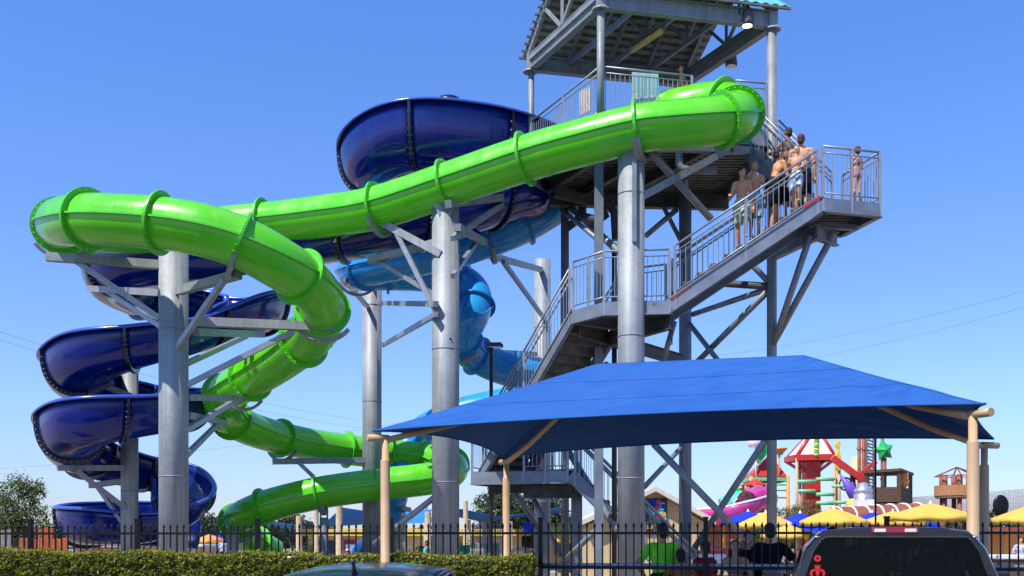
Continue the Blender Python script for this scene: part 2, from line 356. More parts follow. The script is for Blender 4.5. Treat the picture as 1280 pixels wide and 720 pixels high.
# ------------------------------------------------------------------ shade canopy over the spectators
def canopy():
    H=3.15
    cn={'LF':P(466,540,14.6),'RF':P(1232,504,11.66),'LB':P(628,570,19.24),'RB':P(1242,551,15.8)}
    for k in cn: cn[k].z=H
    cc=(cn['LF']+cn['RF']+cn['LB']+cn['RB'])/4
    ax=((cn['RF']-cn['LF'])+(cn['RB']-cn['LB'])).normalized()
    r1=V(cc-ax*1.35); r2=V(cc+ax*1.75)
    r1=P(746,455,r1.y); r2=P(1005,444,r2.y)
    t=thing('shade_canopy','large royal blue hip shade canopy on four tan posts','shade canopy',(cc.x,cc.y,0))
    def face(a,b,c,d):          # eave a->b, ridge d->c
        rows=[]; nu,nv=56,30; mid=(a+b)/2; inn=((c+d)/2-mid)
        for j in range(nv+1):
            v=j/nv; row=[]
            for i in range(nu+1):
                u=i/nu
                lo=a.lerp(b,u); hi=d.lerp(c,u)
                lo=lo+V((inn.x,inn.y,0)).normalized()*(.30*4*u*(1-u))*(a-b).length/8 + V((0,0,.10*4*u*(1-u)))
                p=lo.lerp(hi,v); p.z-= .05*math.sin(PI*v)*math.sin(PI*u)+.015*math.sin(PI*v)
                for cu in (u,1-u):       # tension folds running out of each corner
                    rr=math.hypot(cu*1.6,v); an=math.atan2(v,cu*1.6)
                    p.z+=.016*math.exp(-((rr-.28)/.22)**2)*math.sin(an*17+2)*min(1,v*5)
                row.append(p)
            rows.append(row)
        return rows
    m=MB()
    fs=[(cn['LF'],cn['RF'],r2,r1),(cn['RF'],cn['RB'],r2,r2),(cn['RB'],cn['LB'],r1,r2),(cn['LB'],cn['LF'],r1,r1)]
    G=[face(*f) for f in fs]
    for g in G: m.grid(g)
    m.build('shade_cloth',M['canopy'],t,solid=.006)
    s=MB()
    for g in (G[0],G[2]):
        for j in (11,21):
            r=[p+V((0,0,.006)) for p in g[j]]; s.tube(r,.0045,5)
        s.tube([p for p in g[0]],.014,6)
    for g in (G[1],G[3]):
        s.tube([p for p in g[0]],.014,6)
        for i in (18,37): s.tube([g[j][i]+V((0,0,.005)) for j in range(0,26)],.0045,5)
    s.build('seam',M['canopy'],t)
    for k,r in (('LF',r1),('LB',r1),('RF',r2),('RB',r2)):
        p=cn[k]; q=MB(); out=V((p.x-r.x,p.y-r.y,0)).normalized()
        p=p-out*.18
        q.lathe((p.x,p.y,0),[(.11,0),(.11,.04),(.067,.05),(.067,H-.42),(.062,H-.40)],18)
        q.build('post',M['tan'],t)
        q=MB(); q.lathe((p.x,p.y,0),[(.05,H-.41),(.05,H-.1)],14); q.tube([p+V((0,0,-.1))-out*.05,p+V((0,0,-.10))+out*.26],.050,14); q.build('post_head',M['tan'],t)
        q=MB(); q.tube([p+V((0,0,-.13)),p.lerp(r,.3)+V((0,0,-.21)),p.lerp(r,.6)+V((0,0,-.22)),r+V((0,0,-.07))],.045,12); q.build('hip_rafter',M['tan'],t)
    q=MB(); q.tube([r1+V((0,0,-.07)),r2+V((0,0,-.07))],.045,12); q.build('ridge_pipe',M['tan'],t)
canopy()

# ------------------------------------------------------------------ vehicles
def rounded(hw, zb, zt, n=4, r=.16):
    """half-open body section from left to right, rounded shoulders"""
    pts=[(-hw*.93,zb),(-hw,zb+.14),(-hw*1.0,(zb+zt)/2)]
    for i in range(n+1):
        a=PI-PI/2*i/n; pts.append((-hw+r+r*math.cos(a), zt-r*.6+r*.6*math.sin(a)))
    pts+=[(0,zt+.015)]
    return pts+[(-x,z) for x,z in reversed(pts[:-1])]
def loftbody(q, st, mat=0):
    rows=[[V((x,y,z)) for x,z in rounded(hw,zb,zt)] for y,zb,zt,hw in st]
    q.grid(rows,mat)
    for r in (rows[0],rows[-1]):
        b=len(q.v); q.v.extend(r); q.f.append(tuple(range(b,b+len(r)))); q.m.append(mat); q.sm.append(False)
    bt=[r[0] for r in rows]+[r[-1] for r in reversed(rows)]
    b=len(q.v); q.v.extend(bt); q.f.append(tuple(range(b,b+len(bt)))); q.m.append(mat); q.sm.append(False)
def xf(q,loc,rot):
    R=rz(rot); loc=V(loc); q.v=[loc+R@p for p in q.v]; return q
def wheel(t,loc,rot,x,y,r=.33,w=.22):
    def tr(q): return xf(q,loc,rot)
    q=MB(); q.tube([(x-w/2,y,r),(x-w*.35,y,r),(x+w*.35,y,r),(x+w/2,y,r)],[r*.9,r,r,r*.9],24); o=tr(q).build('wheel',M['rubber'],t)
    q=MB(); s=1 if x>0 else -1
    q.tube([(x+s*w*.46,y,r),(x+s*w*.53,y,r)],r*.62,20)
    for k in range(5):
        a=2*PI*k/5; q.beam((x+s*w*.55,y,r),(x+s*w*.55,y+math.cos(a)*r*.58,r+math.sin(a)*r*.58),.05,.03,up=(1,0,0))
    tr(q).build('rim',M['chrome'],o)
def sedan():
    loc=V((-1.06,8.2,-.018)); rot=-.03
    t=thing('parked_car','dark blue black sedan roof with small roof antenna, parked against the hedge','car',loc)
    tr=lambda q: xf(q,loc,rot)
    q=MB(); loftbody(q,[(-2.35,.42,.82,.70),(-2.28,.32,.93,.80),(-2.0,.24,.99,.87),(-1.4,.2,.985,.9),(0,.19,.96,.905),(1.2,.2,.95,.9),(1.9,.22,.84,.86),(2.25,.3,.70,.76),(2.38,.38,.60,.62)])
    tr(q).build('body',M['navycar'],t)
    # roof: crowned sheet with rounded ends
    def ring(y,hw,z,zc): return [V((hw*s,y-0.0,z+(zc-z)*(1-abs(s)**2.6))) for s in [-1+i/10 for i in range(21)]]
    rows=[ring(-1.20,.50,1.325,1.345),ring(-1.05,.53,1.36,1.40),ring(-.8,.55,1.385,1.44),ring(-.4,.565,1.40,1.462),(ring(0,.57,1.405,1.466)),ring(.35,.56,1.395,1.45),ring(.62,.535,1.36,1.405),ring(.74,.52,1.33,1.36)]
    q=MB(); q.grid(rows); tr(q).build('roof',M['navycar'],t,solid=.02)
    # glass
    def pane(name,pts,m=M['glass2']):
        q=MB(); q.grid(pts); return tr(q).build(name,m,t)
    pane('rear_window',[[V((s*(.50+.25*v),-1.20-.62*v,1.325-.34*v+.02*(1-s*s)-(.02*math.sin(PI*v)*-1))) for s in [-1+i/8 for i in range(17)]] for v in [0,.25,.5,.75,1]])
    pane('windscreen',[[V((s*(.52+.25*v),.74+.7*v,1.33-.37*v+.02*(1-s*s))) for s in [-1+i/8 for i in range(17)]] for v in [0,.25,.5,.75,1]])
    for s in (-1,1):
        top=[V((s*.50,-1.15,1.325)),V((s*.555,-.8,1.375)),V((s*.575,-.2,1.395)),V((s*.57,.3,1.385)),V((s*.525,.70,1.33))]
        bot=[V((s*.77,-1.75,1.0)),V((s*.80,-1.0,.98)),V((s*.82,-.2,.965)),V((s*.82,.6,.955)),V((s*.79,1.38,.955))]
        pane('side_window',[top,[a.lerp(b,.5)+V((s*.02,0,0)) for a,b in zip(top,bot)],bot])
        q=MB(); q.tube([p+V((s*.012,0,.0)) for p in [bot[0].lerp(top[0],.5)]+top+[bot[-1].lerp(top[-1],.5)]],.013,6); tr(q).build('window_trim',M['chrome'],t)
        q=MB(); q.tube([top[0],bot[0]],.05,8); q.tube([top[-1],bot[-1]],.04,8); q.tube([top[2]-V((s*.01,0,0)),bot[2]],.035,8); tr(q).build('pillar',M['navycar'],t)
        q=MB(); q.ell((s*.97,.85,1.02),(.11,.07,.08)); q.beam((s*.8,.85,.97),(s*.95,.85,1.0),.05,.04); tr(q).build('door_mirror',M['navycar'],t)
        q=MB(); q.ell((s*.66,-2.27,.78),(.17,.08,.09)); tr(q).build('tail_light',M['redlens'],t)
        q=MB(); q.ell((s*.62,2.22,.62),(.18,.1,.07)); tr(q).build('headlight',M['whitelens'],t)
        q=MB()
        for y in (-.55,.45):
            q.box((s*.3,y,.75),(.44,.12,.62)); q.ell((s*.3,y-.02,1.15),(.12,.05,.10))
        tr(q).build('seat',M['seat'],t)
        for y in (-1.42,1.42): wheel(t,loc,rot,s*.8,y)
    q=MB(); q.prism([(-.03,-1.02,1.385),(.03,-1.02,1.385),(.012,-.86,1.425),(-.012,-.86,1.425)],(0,0,.03)); q.tube([(0,-.98,1.40),(0,-1.03,1.455),(0,-1.05,1.505)],[.028,.016,.012],8); q.ell((0,-1.055,1.505),(.022,.03,.014)); tr(q).build('antenna',M['dark'],t)
    q=MB(); q.box((0,-2.37,.62),(.32,.02,.11)); tr(q).build('number_plate',M['white'],t)
sedan()

def pickup():
    rot=-math.radians(14); loc=P(1119,700,9.75); loc.z=0
    t=thing('pickup_truck','black pickup truck seen from behind with red stickers on its rear window','pickup truck',loc)
    tr=lambda q: xf(q,loc,rot)
    # cab shell: left/right wall, roof, rear frame
    def sec(y,k=0):
        hb,ht=.93-k*.02,.70-k*.02
        L=[(-hb,.55),(-hb,1.02),(-.915+k*.02,1.28),(-.80+k*.02,1.56),(-ht-.015,1.66),(-ht+.05,1.715),(-.45,1.742),(0,1.757)]
        return [V((x,y,z-k*.03)) for x,z in L+[(-x,z) for x,z in reversed(L[:-1])]]
    q=MB(); q.grid([sec(.02,.6),sec(.06,.15),sec(.12),sec(.7),sec(1.2,.2),sec(1.45,1)])
    # rear wall frame round the window opening
    o=sec(.02,.6)
    wl=[V((-.845,.0,1.16)),V((-.80,.01,1.33)),V((-.735,.015,1.52)),V((-.665,.02,1.625)),V((-.62,.02,1.655)),V((.62,.02,1.655)),V((.665,.02,1.625)),V((.735,.015,1.52)),V((.80,.01,1.33)),V((.845,.0,1.16))]
    oo=[o[1],o[2],o[3],o[4],o[5],o[-6],o[-5],o[-4],o[-3],o[-2]]
    b=len(q.v); q.v.extend(wl+oo)
    q.add([o[5],o[6],o[7],o[8],o[9]],[(0,1,2,3,4)])
    for i in range(9): q.f.append((b+i,b+10+i,b+11+i,b+i+1)); q.m.append(0); q.sm.append(False)
    q.f.append((b+9,b+19,b+10,b)); q.m.append(0); q.sm.append(False)
    q.add([o[0],o[1],o[-2],o[-1]],[(0,1,2,3)])
    tr(q).build('cab',M['blkcar'],t)
    q=MB(); b=0; q.add([p+V((0,-.012,0)) for p in wl],[tuple(range(10))]); w=tr(q).build('rear_window',M['glass'],t)
    q=MB(); q.tube([p+V((0,-.015,0)) for p in wl+[wl[0]]],.012,6); tr(q).build('window_seal',M['rubber'],w)
    q=MB(); q.prism([(.50,.05,1.47),(.58,.05,1.44),(.56,.05,1.36),(.48,.05,1.39)],(0,.004,0)); tr(q).build('parking_tag',M['silver'],w)
    # stickers: toothed disc and a plain tapered crest
    def disc(cx,cz,r0,r1,n=20,hole=.4):
        q=MB(); vs=[]; 
        for i in range(n): 
            r=r1 if i%2 else r0; vs.append((cx+r*math.cos(2*PI*i/n),-.022,cz+r*math.sin(2*PI*i/n)))
        inn=[(cx+r0*hole*math.cos(2*PI*i/n),-.022,cz+r0*hole*math.sin(2*PI*i/n)) for i in range(n)]
        q.add(vs+inn,[(i,(i+1)%n,(i+1)%n+n,i+n) for i in range(n)]); return q
    d=tr(disc(-.70,1.452,.028,.036)).build('sticker',M['decal'],w)
    q=MB(); cx,cz=-.70,1.30
    q.add([(cx-.035,-.02,cz+.085),(cx-.012,-.02,cz+.07),(cx,-.02,cz+.09),(cx+.012,-.02,cz+.07),(cx+.035,-.02,cz+.085),(cx+.022,-.02,cz-.01),(cx,-.02,cz-.06),(cx-.022,-.02,cz-.01)],[(0,1,7),(1,2,3,5,6,7),(3,4,5)])
    for s in (-1,1):
        arc=[(cx+s*(.045+.045*math.sin(a)*1.0-.0),-.02,cz+.035-.085*(1-math.cos(a))*.55) for a in [PI*.9*k/8 for k in range(9)]]
        inn=[(cx+s*(.040+.020*math.sin(a)),-.02,cz+.012-.085*(1-math.cos(a))*.45) for a in [PI*.9*k/8 for k in range(9)]]
        q.add(arc+inn,[(k,k+1,k+10,k+9) for k in range(8)])
        q.add([arc[0],inn[0],(cx+s*.005,-.02,cz+.02),(cx+s*.005,-.02,cz+.04)],[(0,1,2,3)])
    q.v=[V((cx+(p.x-cx)*.78,p.y,cz+.02+(p.z-cz)*.85)) for p in q.v]
    tr(q).build('sticker',M['decal'],w)
    # third brake light on the rear edge of the roof
    q=MB(); q.prism([(-.205,-.012,1.69),(.205,-.012,1.69),(.215,-.008,1.715),(.195,.0,1.748),(-.195,.0,1.748),(-.215,-.008,1.715)],(0,.08,.012)); bl=tr(q).build('brake_light',M['redlens'],t,bevel=.008)
    for s in (-1,1):
        q=MB(); q.box((s*.135,-.014,1.716),(.105,.02,.034)); tr(q).build('cargo_lamp',M['whitelens'],bl,bevel=.006)
        q=MB(); q.ell((s*.70,.005,1.655),(.03,.012,.012)); tr(q).build('cargo_hinge',M['chrome'],t)
    # side glass, doors handles, mirrors
    for s in (-1,1):
        q=MB(); q.add([(s*.936,.25,1.16),(s*.936,1.25,1.14),(s*.835,1.05,1.52),(s*.825,.32,1.55)],[(0,1,2,3)]); tr(q).build('side_window',M['glass'],t)
        q=MB(); q.box((s*1.10,1.12,1.22),(.24,.10,.17)); q.beam((s*.92,1.15,1.16),(s*1.05,1.13,1.2),.06,.05); mo=tr(q).build('door_mirror',M['blkcar'],t,bevel=.035)
        q=MB(); q.box((s*1.10,1.066,1.22),(.19,.006,.12)); tr(q).build('mirror_glass',M['mirror'],mo)
        q=MB(); q.tube([(s*.955,.3,1.03),(s*.965,.45,1.03)],.014,6); tr(q).build('door_handle',M['blkcar'],t)
        # seats with headrests seen through the glass
        q=MB(); q.box((s*.38,.55,.95),(.5,.16,.75)); q.ell((s*.38,.54,1.40),(.17,.06,.12)); tr(q).build('seat',M['seat'],t)
        q=MB(); q.box((s*.95,-1.0,.93),(.10,1.9,.52)); tr(q).build('bed_side',M['blkcar'],t,bevel=.03)
        q=MB(); q.box((s*.93,-2.0,.92),(.12,.1,.4)); tr(q).build('tail_light',M['redlens'],t,bevel=.02)
        for y in (-1.15,2.2): wheel(t,loc,rot,s*.84,y,.38,.27)
        q=MB(); q.ell((s*.68,3.03,.85),(.18,.08,.11)); tr(q).build('headlight',M['whitelens'],t)
    q=MB(); q.box((0,-2.0,.93),(1.74,.07,.5)); tr(q).build('tailgate',M['blkcar'],t,bevel=.02)
    q=MB(); q.box((0,-1.0,.62),(1.76,1.95,.12)); tr(q).build('bed_floor',M['rubber'],t)
    q=MB(); q.box((0,-2.1,.55),(1.8,.14,.18)); tr(q).build('bumper',M['chrome'],t,bevel=.03)
    q=MB(); loftbody(q,[(1.35,.45,1.12,.95),(2.2,.42,1.10,.95),(2.85,.45,1.04,.92),(3.05,.5,.92,.85)]); tr(q).build('bonnet',M['blkcar'],t)
    q=MB(); [q.tube([(s_*.87,1.46,1.08),(s_*.66,1.40,1.70)],.05,8) for s_ in (-1,1)]; q.add([(-.95,1.44,.55),(.95,1.44,.55),(.95,1.44,1.12),(-.95,1.44,1.12)],[(0,1,2,3)]); tr(q).build('front_pillar',M['blkcar'],t)
    q=MB(); q.add([(-.80,1.42,1.1),(.80,1.42,1.1),(.66,1.25,1.66),(-.66,1.25,1.66)],[(0,1,2,3)]); tr(q).build('windscreen',M['glass2'],t)
    q=MB(); q.box((0,1.30,1.02),(1.6,.3,.2)); tr(q).build('dashboard',M['seat'],t,bevel=.05)
    q=MB(); q.beam((0,1.18,1.55),(0,1.2,1.62),.02,.02); q.box((0,1.17,1.56),(.24,.03,.07)); tr(q).build('interior_mirror',M['seat'],t,bevel=.01)
pickup()
# ------------------------------------------------------------------ slides
def spline(pts, step=.12):
    """centripetal-ish Catmull-Rom through the points, resampled by arc length"""
    n=len(pts[0]); A=[list(p) for p in pts]; A=[[2*a-b for a,b in zip(A[0],A[1])]]+A+[[2*a-b for a,b in zip(A[-1],A[-2])]]
    out=[]
    for i in range(1,len(A)-2):
        p0,p1,p2,p3=A[i-1],A[i],A[i+1],A[i+2]
        for k in range(20):
            t=k/20; out.append([.5*(2*b+(c-a)*t+(2*a-5*b+4*c-d)*t*t+(3*b-a-3*c+d)*t**3) for a,b,c,d in zip(p0,p1,p2,p3)])
    out.append(A[-2])
    for _ in range(6):                       # soften kinks between hand-placed points
        out=[out[0]]+[[(a+2*b+c)/4 for a,b,c in zip(out[i-1],out[i],out[i+1])] for i in range(1,len(out)-1)]+[out[-1]]
    res=[out[0]]; acc=0
    for a,b in zip(out[:-1],out[1:]):
        L=math.dist(a[:3],b[:3])
        while acc+L>=step and L>1e-9:
            f=(step-acc)/L; a=[x+(y-x)*f for x,y in zip(a,b)]; res.append(a); L=math.dist(a[:3],b[:3]); acc=0
        acc+=L
    return res
def frames(path):
    fr=[]
    for i,p in enumerate(path):
        a=V(path[max(i-1,0)][:3]); b=V(path[min(i+1,len(path)-1)][:3]); t=(b-a).normalized()
        s=t.cross(V((0,0,1)))
        s=s.normalized() if s.length>.15 else fr[-1][1]
        u=s.cross(t).normalized(); fr.append((t,s,u))
    return fr
def nearest(path, q):
    return min(range(len(path)), key=lambda i:(V(path[i][:3])-q).length)
def tube_slide(t, ctrl, R, joints, mats, spacing=2.3):
    path=spline([P(*c) for c in ctrl]); fr=frames(path); n=32; N=len(path)
    js=sorted(set(nearest(path,P(*j)) for j in joints))
    cuts=[0]+[j for j in js if 6<j<N-6]+[N-1]
    full=[cuts[0]]
    for c in cuts[1:]:                        # long stretches without a marked joint get one
        g=(c-full[-1])*.12; k=max(1,round(g/spacing)) if g>spacing*1.5 else 1
        b=full[-1]
        for q in range(1,k+1): full.append(b+round((c-b)*q/k))
    for a,b in zip(full[:-1],full[1:]):
        if b-a<2: continue
        m=MB(); rows=[]
        for i in range(a,b+1):
            p=V(path[i][:3]); tt,s,u=fr[i]; row=[]
            for j in range(n+1):
                an=2*PI*j/n; row.append(p+(s*math.cos(an)+u*math.sin(an))*R)
            rows.append(row)
        m.grid(rows)
        for sg in (-1,1):                      # bolted lip where top and bottom halves meet
            lip=[]
            for i in range(a,b+1):
                p=V(path[i][:3]); tt,s,u=fr[i]; o=s*sg
                lip.append([p+o*(R-.005)+u*.022,p+o*(R+.055)+u*.018,p+o*(R+.055)-u*.018,p+o*(R-.005)-u*.022])
            m.grid(lip,0,False)
        m.build('tube_section',mats[0],t)
    for i in full[1:-1]:
        p=V(path[i][:3]); tt,s,u=fr[i]; m=MB(); rows=[]
        for q,rr in ((-.027,R-.01),(-.027,R+.105),(.027,R+.105),(.027,R-.01)):
            rows.append([p+tt*q+(s*math.cos(2*PI*j/48)+u*math.sin(2*PI*j/48))*rr for j in range(49)])
        m.grid(rows[:2],0,False); m.grid(rows[1:3],0,True); m.grid(rows[2:],0,False)
        for sg in (-1,1):
            for j in range(26):
                an=2*PI*(j+.5)/26; m.ell(p+tt*sg*.029+(s*math.cos(an)+u*math.sin(an))*(R+.06),.013,1,6,4)
        m.build('flange',[mats[1],M['bolt']],t)
    return path,fr,full
GREEN=[(836,141,23.7),(852,138,23.4),(875,133,23.25),(896,131,23.15),(914,134,22.85),(922,140,22.45),(918,146,22.0),(904,150,21.75),(878,153,21.65),(840,156,21.7),(797,161,21.8),(725,179,22.2),(658,198,22.7),(560,231,23.4),(470,260,24.1),(400,271,24.7),(330,279,25.2),(240,287,25.4),(170,291,25.0),(116,290,24.0),(83,286,22.8),(75,280,21.7),(88,276,20.7),(118,274,20.0),(190,278,19.6),(250,287,19.5),(300,303,19.6),(345,327,19.9),(382,352,20.5),(402,378,21.4),(398,408,22.4),(372,434,23.4),(338,458,24.6),(302,479,25.8),(281,494,26.8),(276,508,27.8),(288,523,28.9),(318,538,30.2),(365,551,31.8),(425,561,33.2),(490,568,34.0),(530,571,34.2),(556,576,33.7),(566,585,32.6),(556,594,31.7),(525,600,31.4),(470,606,31.3),(400,616,31.2),(345,629,31.2),(312,641,31.5),(296,652,32.3),(300,664,33.3),(318,678,34.2),(342,692,35.0)]
GJ=[(850,129,23.4),(866,125,23.3),(908,121,23.0),(922,137,22.2),(900,149,21.72),(797,161,21.8),(658,198,22.7),(470,260,24.1),(330,279,25.2),(90,288,23.4),(67,282,22),(110,274,20.1),(198,279,19.6),(299,303,19.6),(372,345,20.3),(402,385,21.7),(380,427,23.1),(313,473,25.4),(281,494,26.8),(290,524,29),(352,548,31.4),(433,562,33.3),(485,567,34),(528,571,34.2),(545,597,31.5),(398,616,31.2),(332,633,31.3),(298,653,32.3),(320,680,34.3)]
t_green=thing('tube_slide','lime green enclosed tube slide winding down from the tower','water slide',P(800,672,22)-V((0,0,EYE)))
gp,gf,gfull=tube_slide(t_green,GREEN,.49,GJ,(M['green'],M['greenrim']))
SKY=[(742,222,28.8),(705,250,28.4),(655,280,28.2),(610,299,28.2),(550,316,28.1),(490,328,28.3),(452,337,28.7),(444,341,29.5),(468,341,30.1),(530,343,30.3),(570,350,30.5),(588,361,30.4),(594,378,30.1),(588,398,29.8),(578,416,29.9),(582,434,30.3),(605,450,30.8),(640,463,31.0),(685,470,31.5),(725,479,32.6),(736,487,33.8),(700,495,34.6),(650,501,34.9),(600,510,34.9),(560,522,34.9),(525,542,34.8),(505,572,34.4),(496,602,33.8),(488,630,33.4),(484,655,33.6),(470,682,34.2),(450,700,34.6)]
SJ=[(655,280,28.2),(610,299,28.2),(545,317,28.1),(580,359,31),(594,380,30),(580,428,30.2),(597,447,30.7),(640,463,31),(560,522,34.9),(496,600,33.8)]
t_sky=thing('tube_slide','light blue enclosed tube slide curling down behind the steel columns','water slide',P(690,672,30)-V((0,0,EYE)))
sp,sf,sfull=tube_slide(t_sky,SKY,.5,SJ,(M['sky'],M['skyrim']))

NAVY=[(1.35,27.6,10.95,1.0,1.0),(.4,27.0,10.85,1.35,1.0),(-.9,26.25,10.84,1.42,1.0),(-2.4,25.95,10.84,1.40,1.0),(-3.35,26.55,10.78,1.28,1.0),(-3.72,27.6,10.70,1.13,1.0),(-3.2,28.9,10.55,1.08,1.0),(-2.0,29.8,10.42,1.1,1.0),(-.6,29.6,10.35,1.1,1.0),(.2,28.9,10.27,1.1,1.0),(.40,28.1,10.15,1.1,1.0),(.1,27.2,9.95,1.0,.9),(-.7,26.5,9.45,.9,.85),(-1.7,26.0,9.0,.8,.8),(-3.2,25.6,8.65,.75,.8),(-4.6,25.6,8.45,.8,.8),(-6.5,25.8,8.25,.95,.9),(-8.3,26.0,8.02,1.0,.9),(-9.7,26.4,7.92,1.05,.9),(-10.5,27.4,7.85,1.1,.9),(-10.2,28.7,7.75,1.1,.9),(-9,29.5,7.62,1.1,.9),(-7.8,29.4,7.48,1.1,.9),(-6.95,28.5,7.25,1.2,.9),(-7.15,27.2,6.85,1.1,.9),(-8.0,26.3,6.3,.8,.85),(-9.2,25.8,5.9,.85,.8),(-10.4,25.9,5.5,1.1,.85),(-11.35,27,5.3,1.0,.85),(-11.2,28.4,5.12,1.1,.85),(-10.2,29.4,4.97,1.1,.85),(-9.3,29.3,4.82,1.1,.85),(-8.85,28.3,4.66,1.1,.85),(-8.8,27.2,4.45,1.0,.85),(-9.3,26.1,4.18,.95,.85),(-10.4,25.7,3.87,1.1,.85),(-11.45,26.9,3.58,1.15,.85),(-11.7,28.4,3.36,1.1,.85),(-11.3,29.8,3.18,1.1,.85),(-10.6,30.7,3.0,1.1,.85),(-9.95,30.7,2.8,1.0,.8),(-9.5,30.15,2.45,.75,.7),(-9.45,29.5,1.95,.75,.65),(-9.85,29.07,1.60,.74,.65),(-10.5,29.02,1.48,.85,.8),(-11.5,29.1,1.45,1.0,.85),(-12.25,29.9,1.43,1.1,.9),(-12.2,31.2,1.40,1.3,.9),(-11.2,32.0,1.36,1.4,.9),(-9.7,32.1,1.3,1.35,.9)]
def flume(t, ctrl, mats, w=.80, joint=2.1):
    path=spline(ctrl,.13); fr=[]
    for i,p in enumerate(path):
        a=V(path[max(i-1,0)][:3]); b=V(path[min(i+1,len(path)-1)][:3]); tt=b-a
        h=V((tt.x,tt.y,0)).normalized(); fr.append((tt.normalized(),V((-h.y,h.x,0)),V((0,0,1))))   # s = left of travel = outer side
    def prof(hl,hr,off=0,lip=True):
        e=2/2.5; o=[]                           # two superellipse quarters, outer wall hl and inner wall hr
        for k in range(0,12):
            a=PI/2*k/12; o.append((w*math.cos(a)**e+off*math.cos(a), hl*(1-math.sin(a)**e)-off*math.sin(a)))
        for k in range(12,-1,-1):
            a=PI/2*k/12; o.append((-w*max(0,math.cos(a))**e-off*math.cos(a), hr*(1-math.sin(a)**e)-off*math.sin(a)))
        return o
    def pt(i,s,z):
        p=V(path[i][:3]); tt,sd,u=fr[i]; return p+sd*s+u*z
    st=int(joint/.13); cuts=list(range(0,len(path)-st//2,st))+[len(path)-1]
    for a,b in zip(cuts[:-1],cuts[1:]):
        m=MB(); m.grid([[pt(i,s,z) for s,z in prof(path[i][3],path[i][4])] for i in range(a,b+1)])
        o=m.build('flume_section',mats[0],t,solid=.02)
        r=MB()
        for side in (0,1):
            rows=[]
            for i in range(a,b+1):
                hl,hr=path[i][3],path[i][4]
                s0,z0=(w,hl) if side==0 else (-w,hr)
                sg=1 if side==0 else -1
                rows.append([pt(i,s0-sg*.03,z0-.01),pt(i,s0-sg*.025,z0+.04),pt(i,s0+sg*.05,z0+.045),pt(i,s0+sg*.115,z0+.0),pt(i,s0+sg*.11,z0-.05),pt(i,s0+sg*.02,z0-.012)])
            r.grid(rows)
        r.build('rim',mats[1],o)
    for i in cuts[1:-1]:
        m=MB(); hl,hr=path[i][3],path[i][4]; pa=prof(hl-.02,hr-.02,.008); pb=prof(hl-.02,hr-.02,.10); rows=[]
        tt=fr[i][0]
        for q,pr in ((-.035,pa),(-.035,pb),(.035,pb),(.035,pa)): rows.append([pt(i,s,z)+tt*q for s,z in pr])
        m.grid(rows,0,False)
        pc=prof(hl-.02,hr-.02,.06)
        for k in range(0,len(pc)):
            for sg in (-1,1): m.ell(pt(i,*pc[k])+tt*sg*.037,.014,1,6,4)
        m.build('flange',[mats[2],M['bolt']],t)
    return path
t_navy=thing('open_flume_slide','navy blue open flume slide spiralling round a column at the left','water slide',(-10,26,0))
npath=flume(t_navy,NAVY,(M['navy'],M['navylitrim'],M['navyrib']))

q=MB(); q.lathe(P(561,124,27.6)+V((0,0,-.1)),[(.34,-.3),(.36,.0),(.30,.1),(.12,.14)],16); q.build('vent_cap',M['navyrib'],t_navy)

# ------------------------------------------------------------------ steel columns with their bracket arms
def column(px,d,r,ytop,label,arms,group='steel columns carrying the slides',m='galv',cap=True):
    x=(px-640)/F*d; top=EYE+(HOR-ytop)/F*d
    t=thing('steel_column',label,'column',(x,d,0),group)
    q=MB(); q.tube([(x,d,0),(x,d,top)],r,28); q.lathe((x,d,0),[(r*1.5,0),(r*1.5,.04),(r*1.02,.04)],20)
    q.build('pipe',M[m],t)
    for z in (2.9,5.9,8.9):
        if z<top-.8: q=MB(); q.tube([(x,d,z-.012),(x,d,z+.012)],r+.007,28); q.build('weld_seam',M['galv2'],t)
    q=MB(); q.box((x,d,.25),(r*3.6,r*3.6,.5)); q.build('footing',M['kerb'],t,bevel=.04)
    for name,(x0,y0,d0),(x1,y1,d1),wd in arms:
        a=P(x0,y0,d0); b=P(x1,y1,d1); q=MB()
        if wd<0: q.tube([a,b],-wd,12)
        else: q.beam(a,b,wd,wd*1.1)
        q.build(name,M['galv'] if wd>.1 else M['rail'],t)
    return t
def cradle(t,path,fr,q,R,w=.09):
    """curved saddle that hugs the underside of a tube and is carried by an arm"""
    i=nearest(path,P(*q)); p=V(path[i][:3]); tt,s,u=fr[i]; m=MB(); rows=[]
    for off,rr in ((-w/2,R+.118),(-w/2,R+.19),(w/2,R+.19),(w/2,R+.118)):
        rows.append([p+tt*off+(s*math.cos(a)+u*math.sin(a))*rr for a in [PI*1.2+PI*.6*k/12 for k in range(13)]])
    rows.append(rows[0]); m.grid(rows,0,False); m.build('saddle',M['galv'],t)
c1=column(217,21.3,.295,312,'thick galvanised column under the left bend of the green slide',[
  ('arm',(58,321,20.9),(200,331,21.2),.15),('brace',(88,322,21),(200,398,21.2),.10),
  ('arm',(112,361,25.2),(202,366,21.5),.13),('brace',(135,364,24.6),(202,408,21.5),.10),
  ('arm',(222,364,21.1),(299,343,19.9),.15),('brace',(281,349,20.1),(220,437,21.1),.10),
  ('arm',(246,402,21.3),(418,409,21.6),.16),('brace',(367,414,21.6),(232,482,21.3),.10),
  ('arm',(245,415,21.5),(328,418,25.8),.14),('brace',(308,420,25.2),(232,455,21.5),.10),
  ('arm',(235,497,21.4),(319,498,26.2),.12),('brace',(294,501,25.4),(232,538,21.4),.10),
  ('arm',(235,519,21.5),(281,528,27.5),.12),('brace',(272,530,27),(232,570,21.5),.10)])
for q in ((62,281,22.2),(299,303,19.6),(402,390,21.8),(300,480,25.9)): cradle(c1,gp,gf,q,.5)
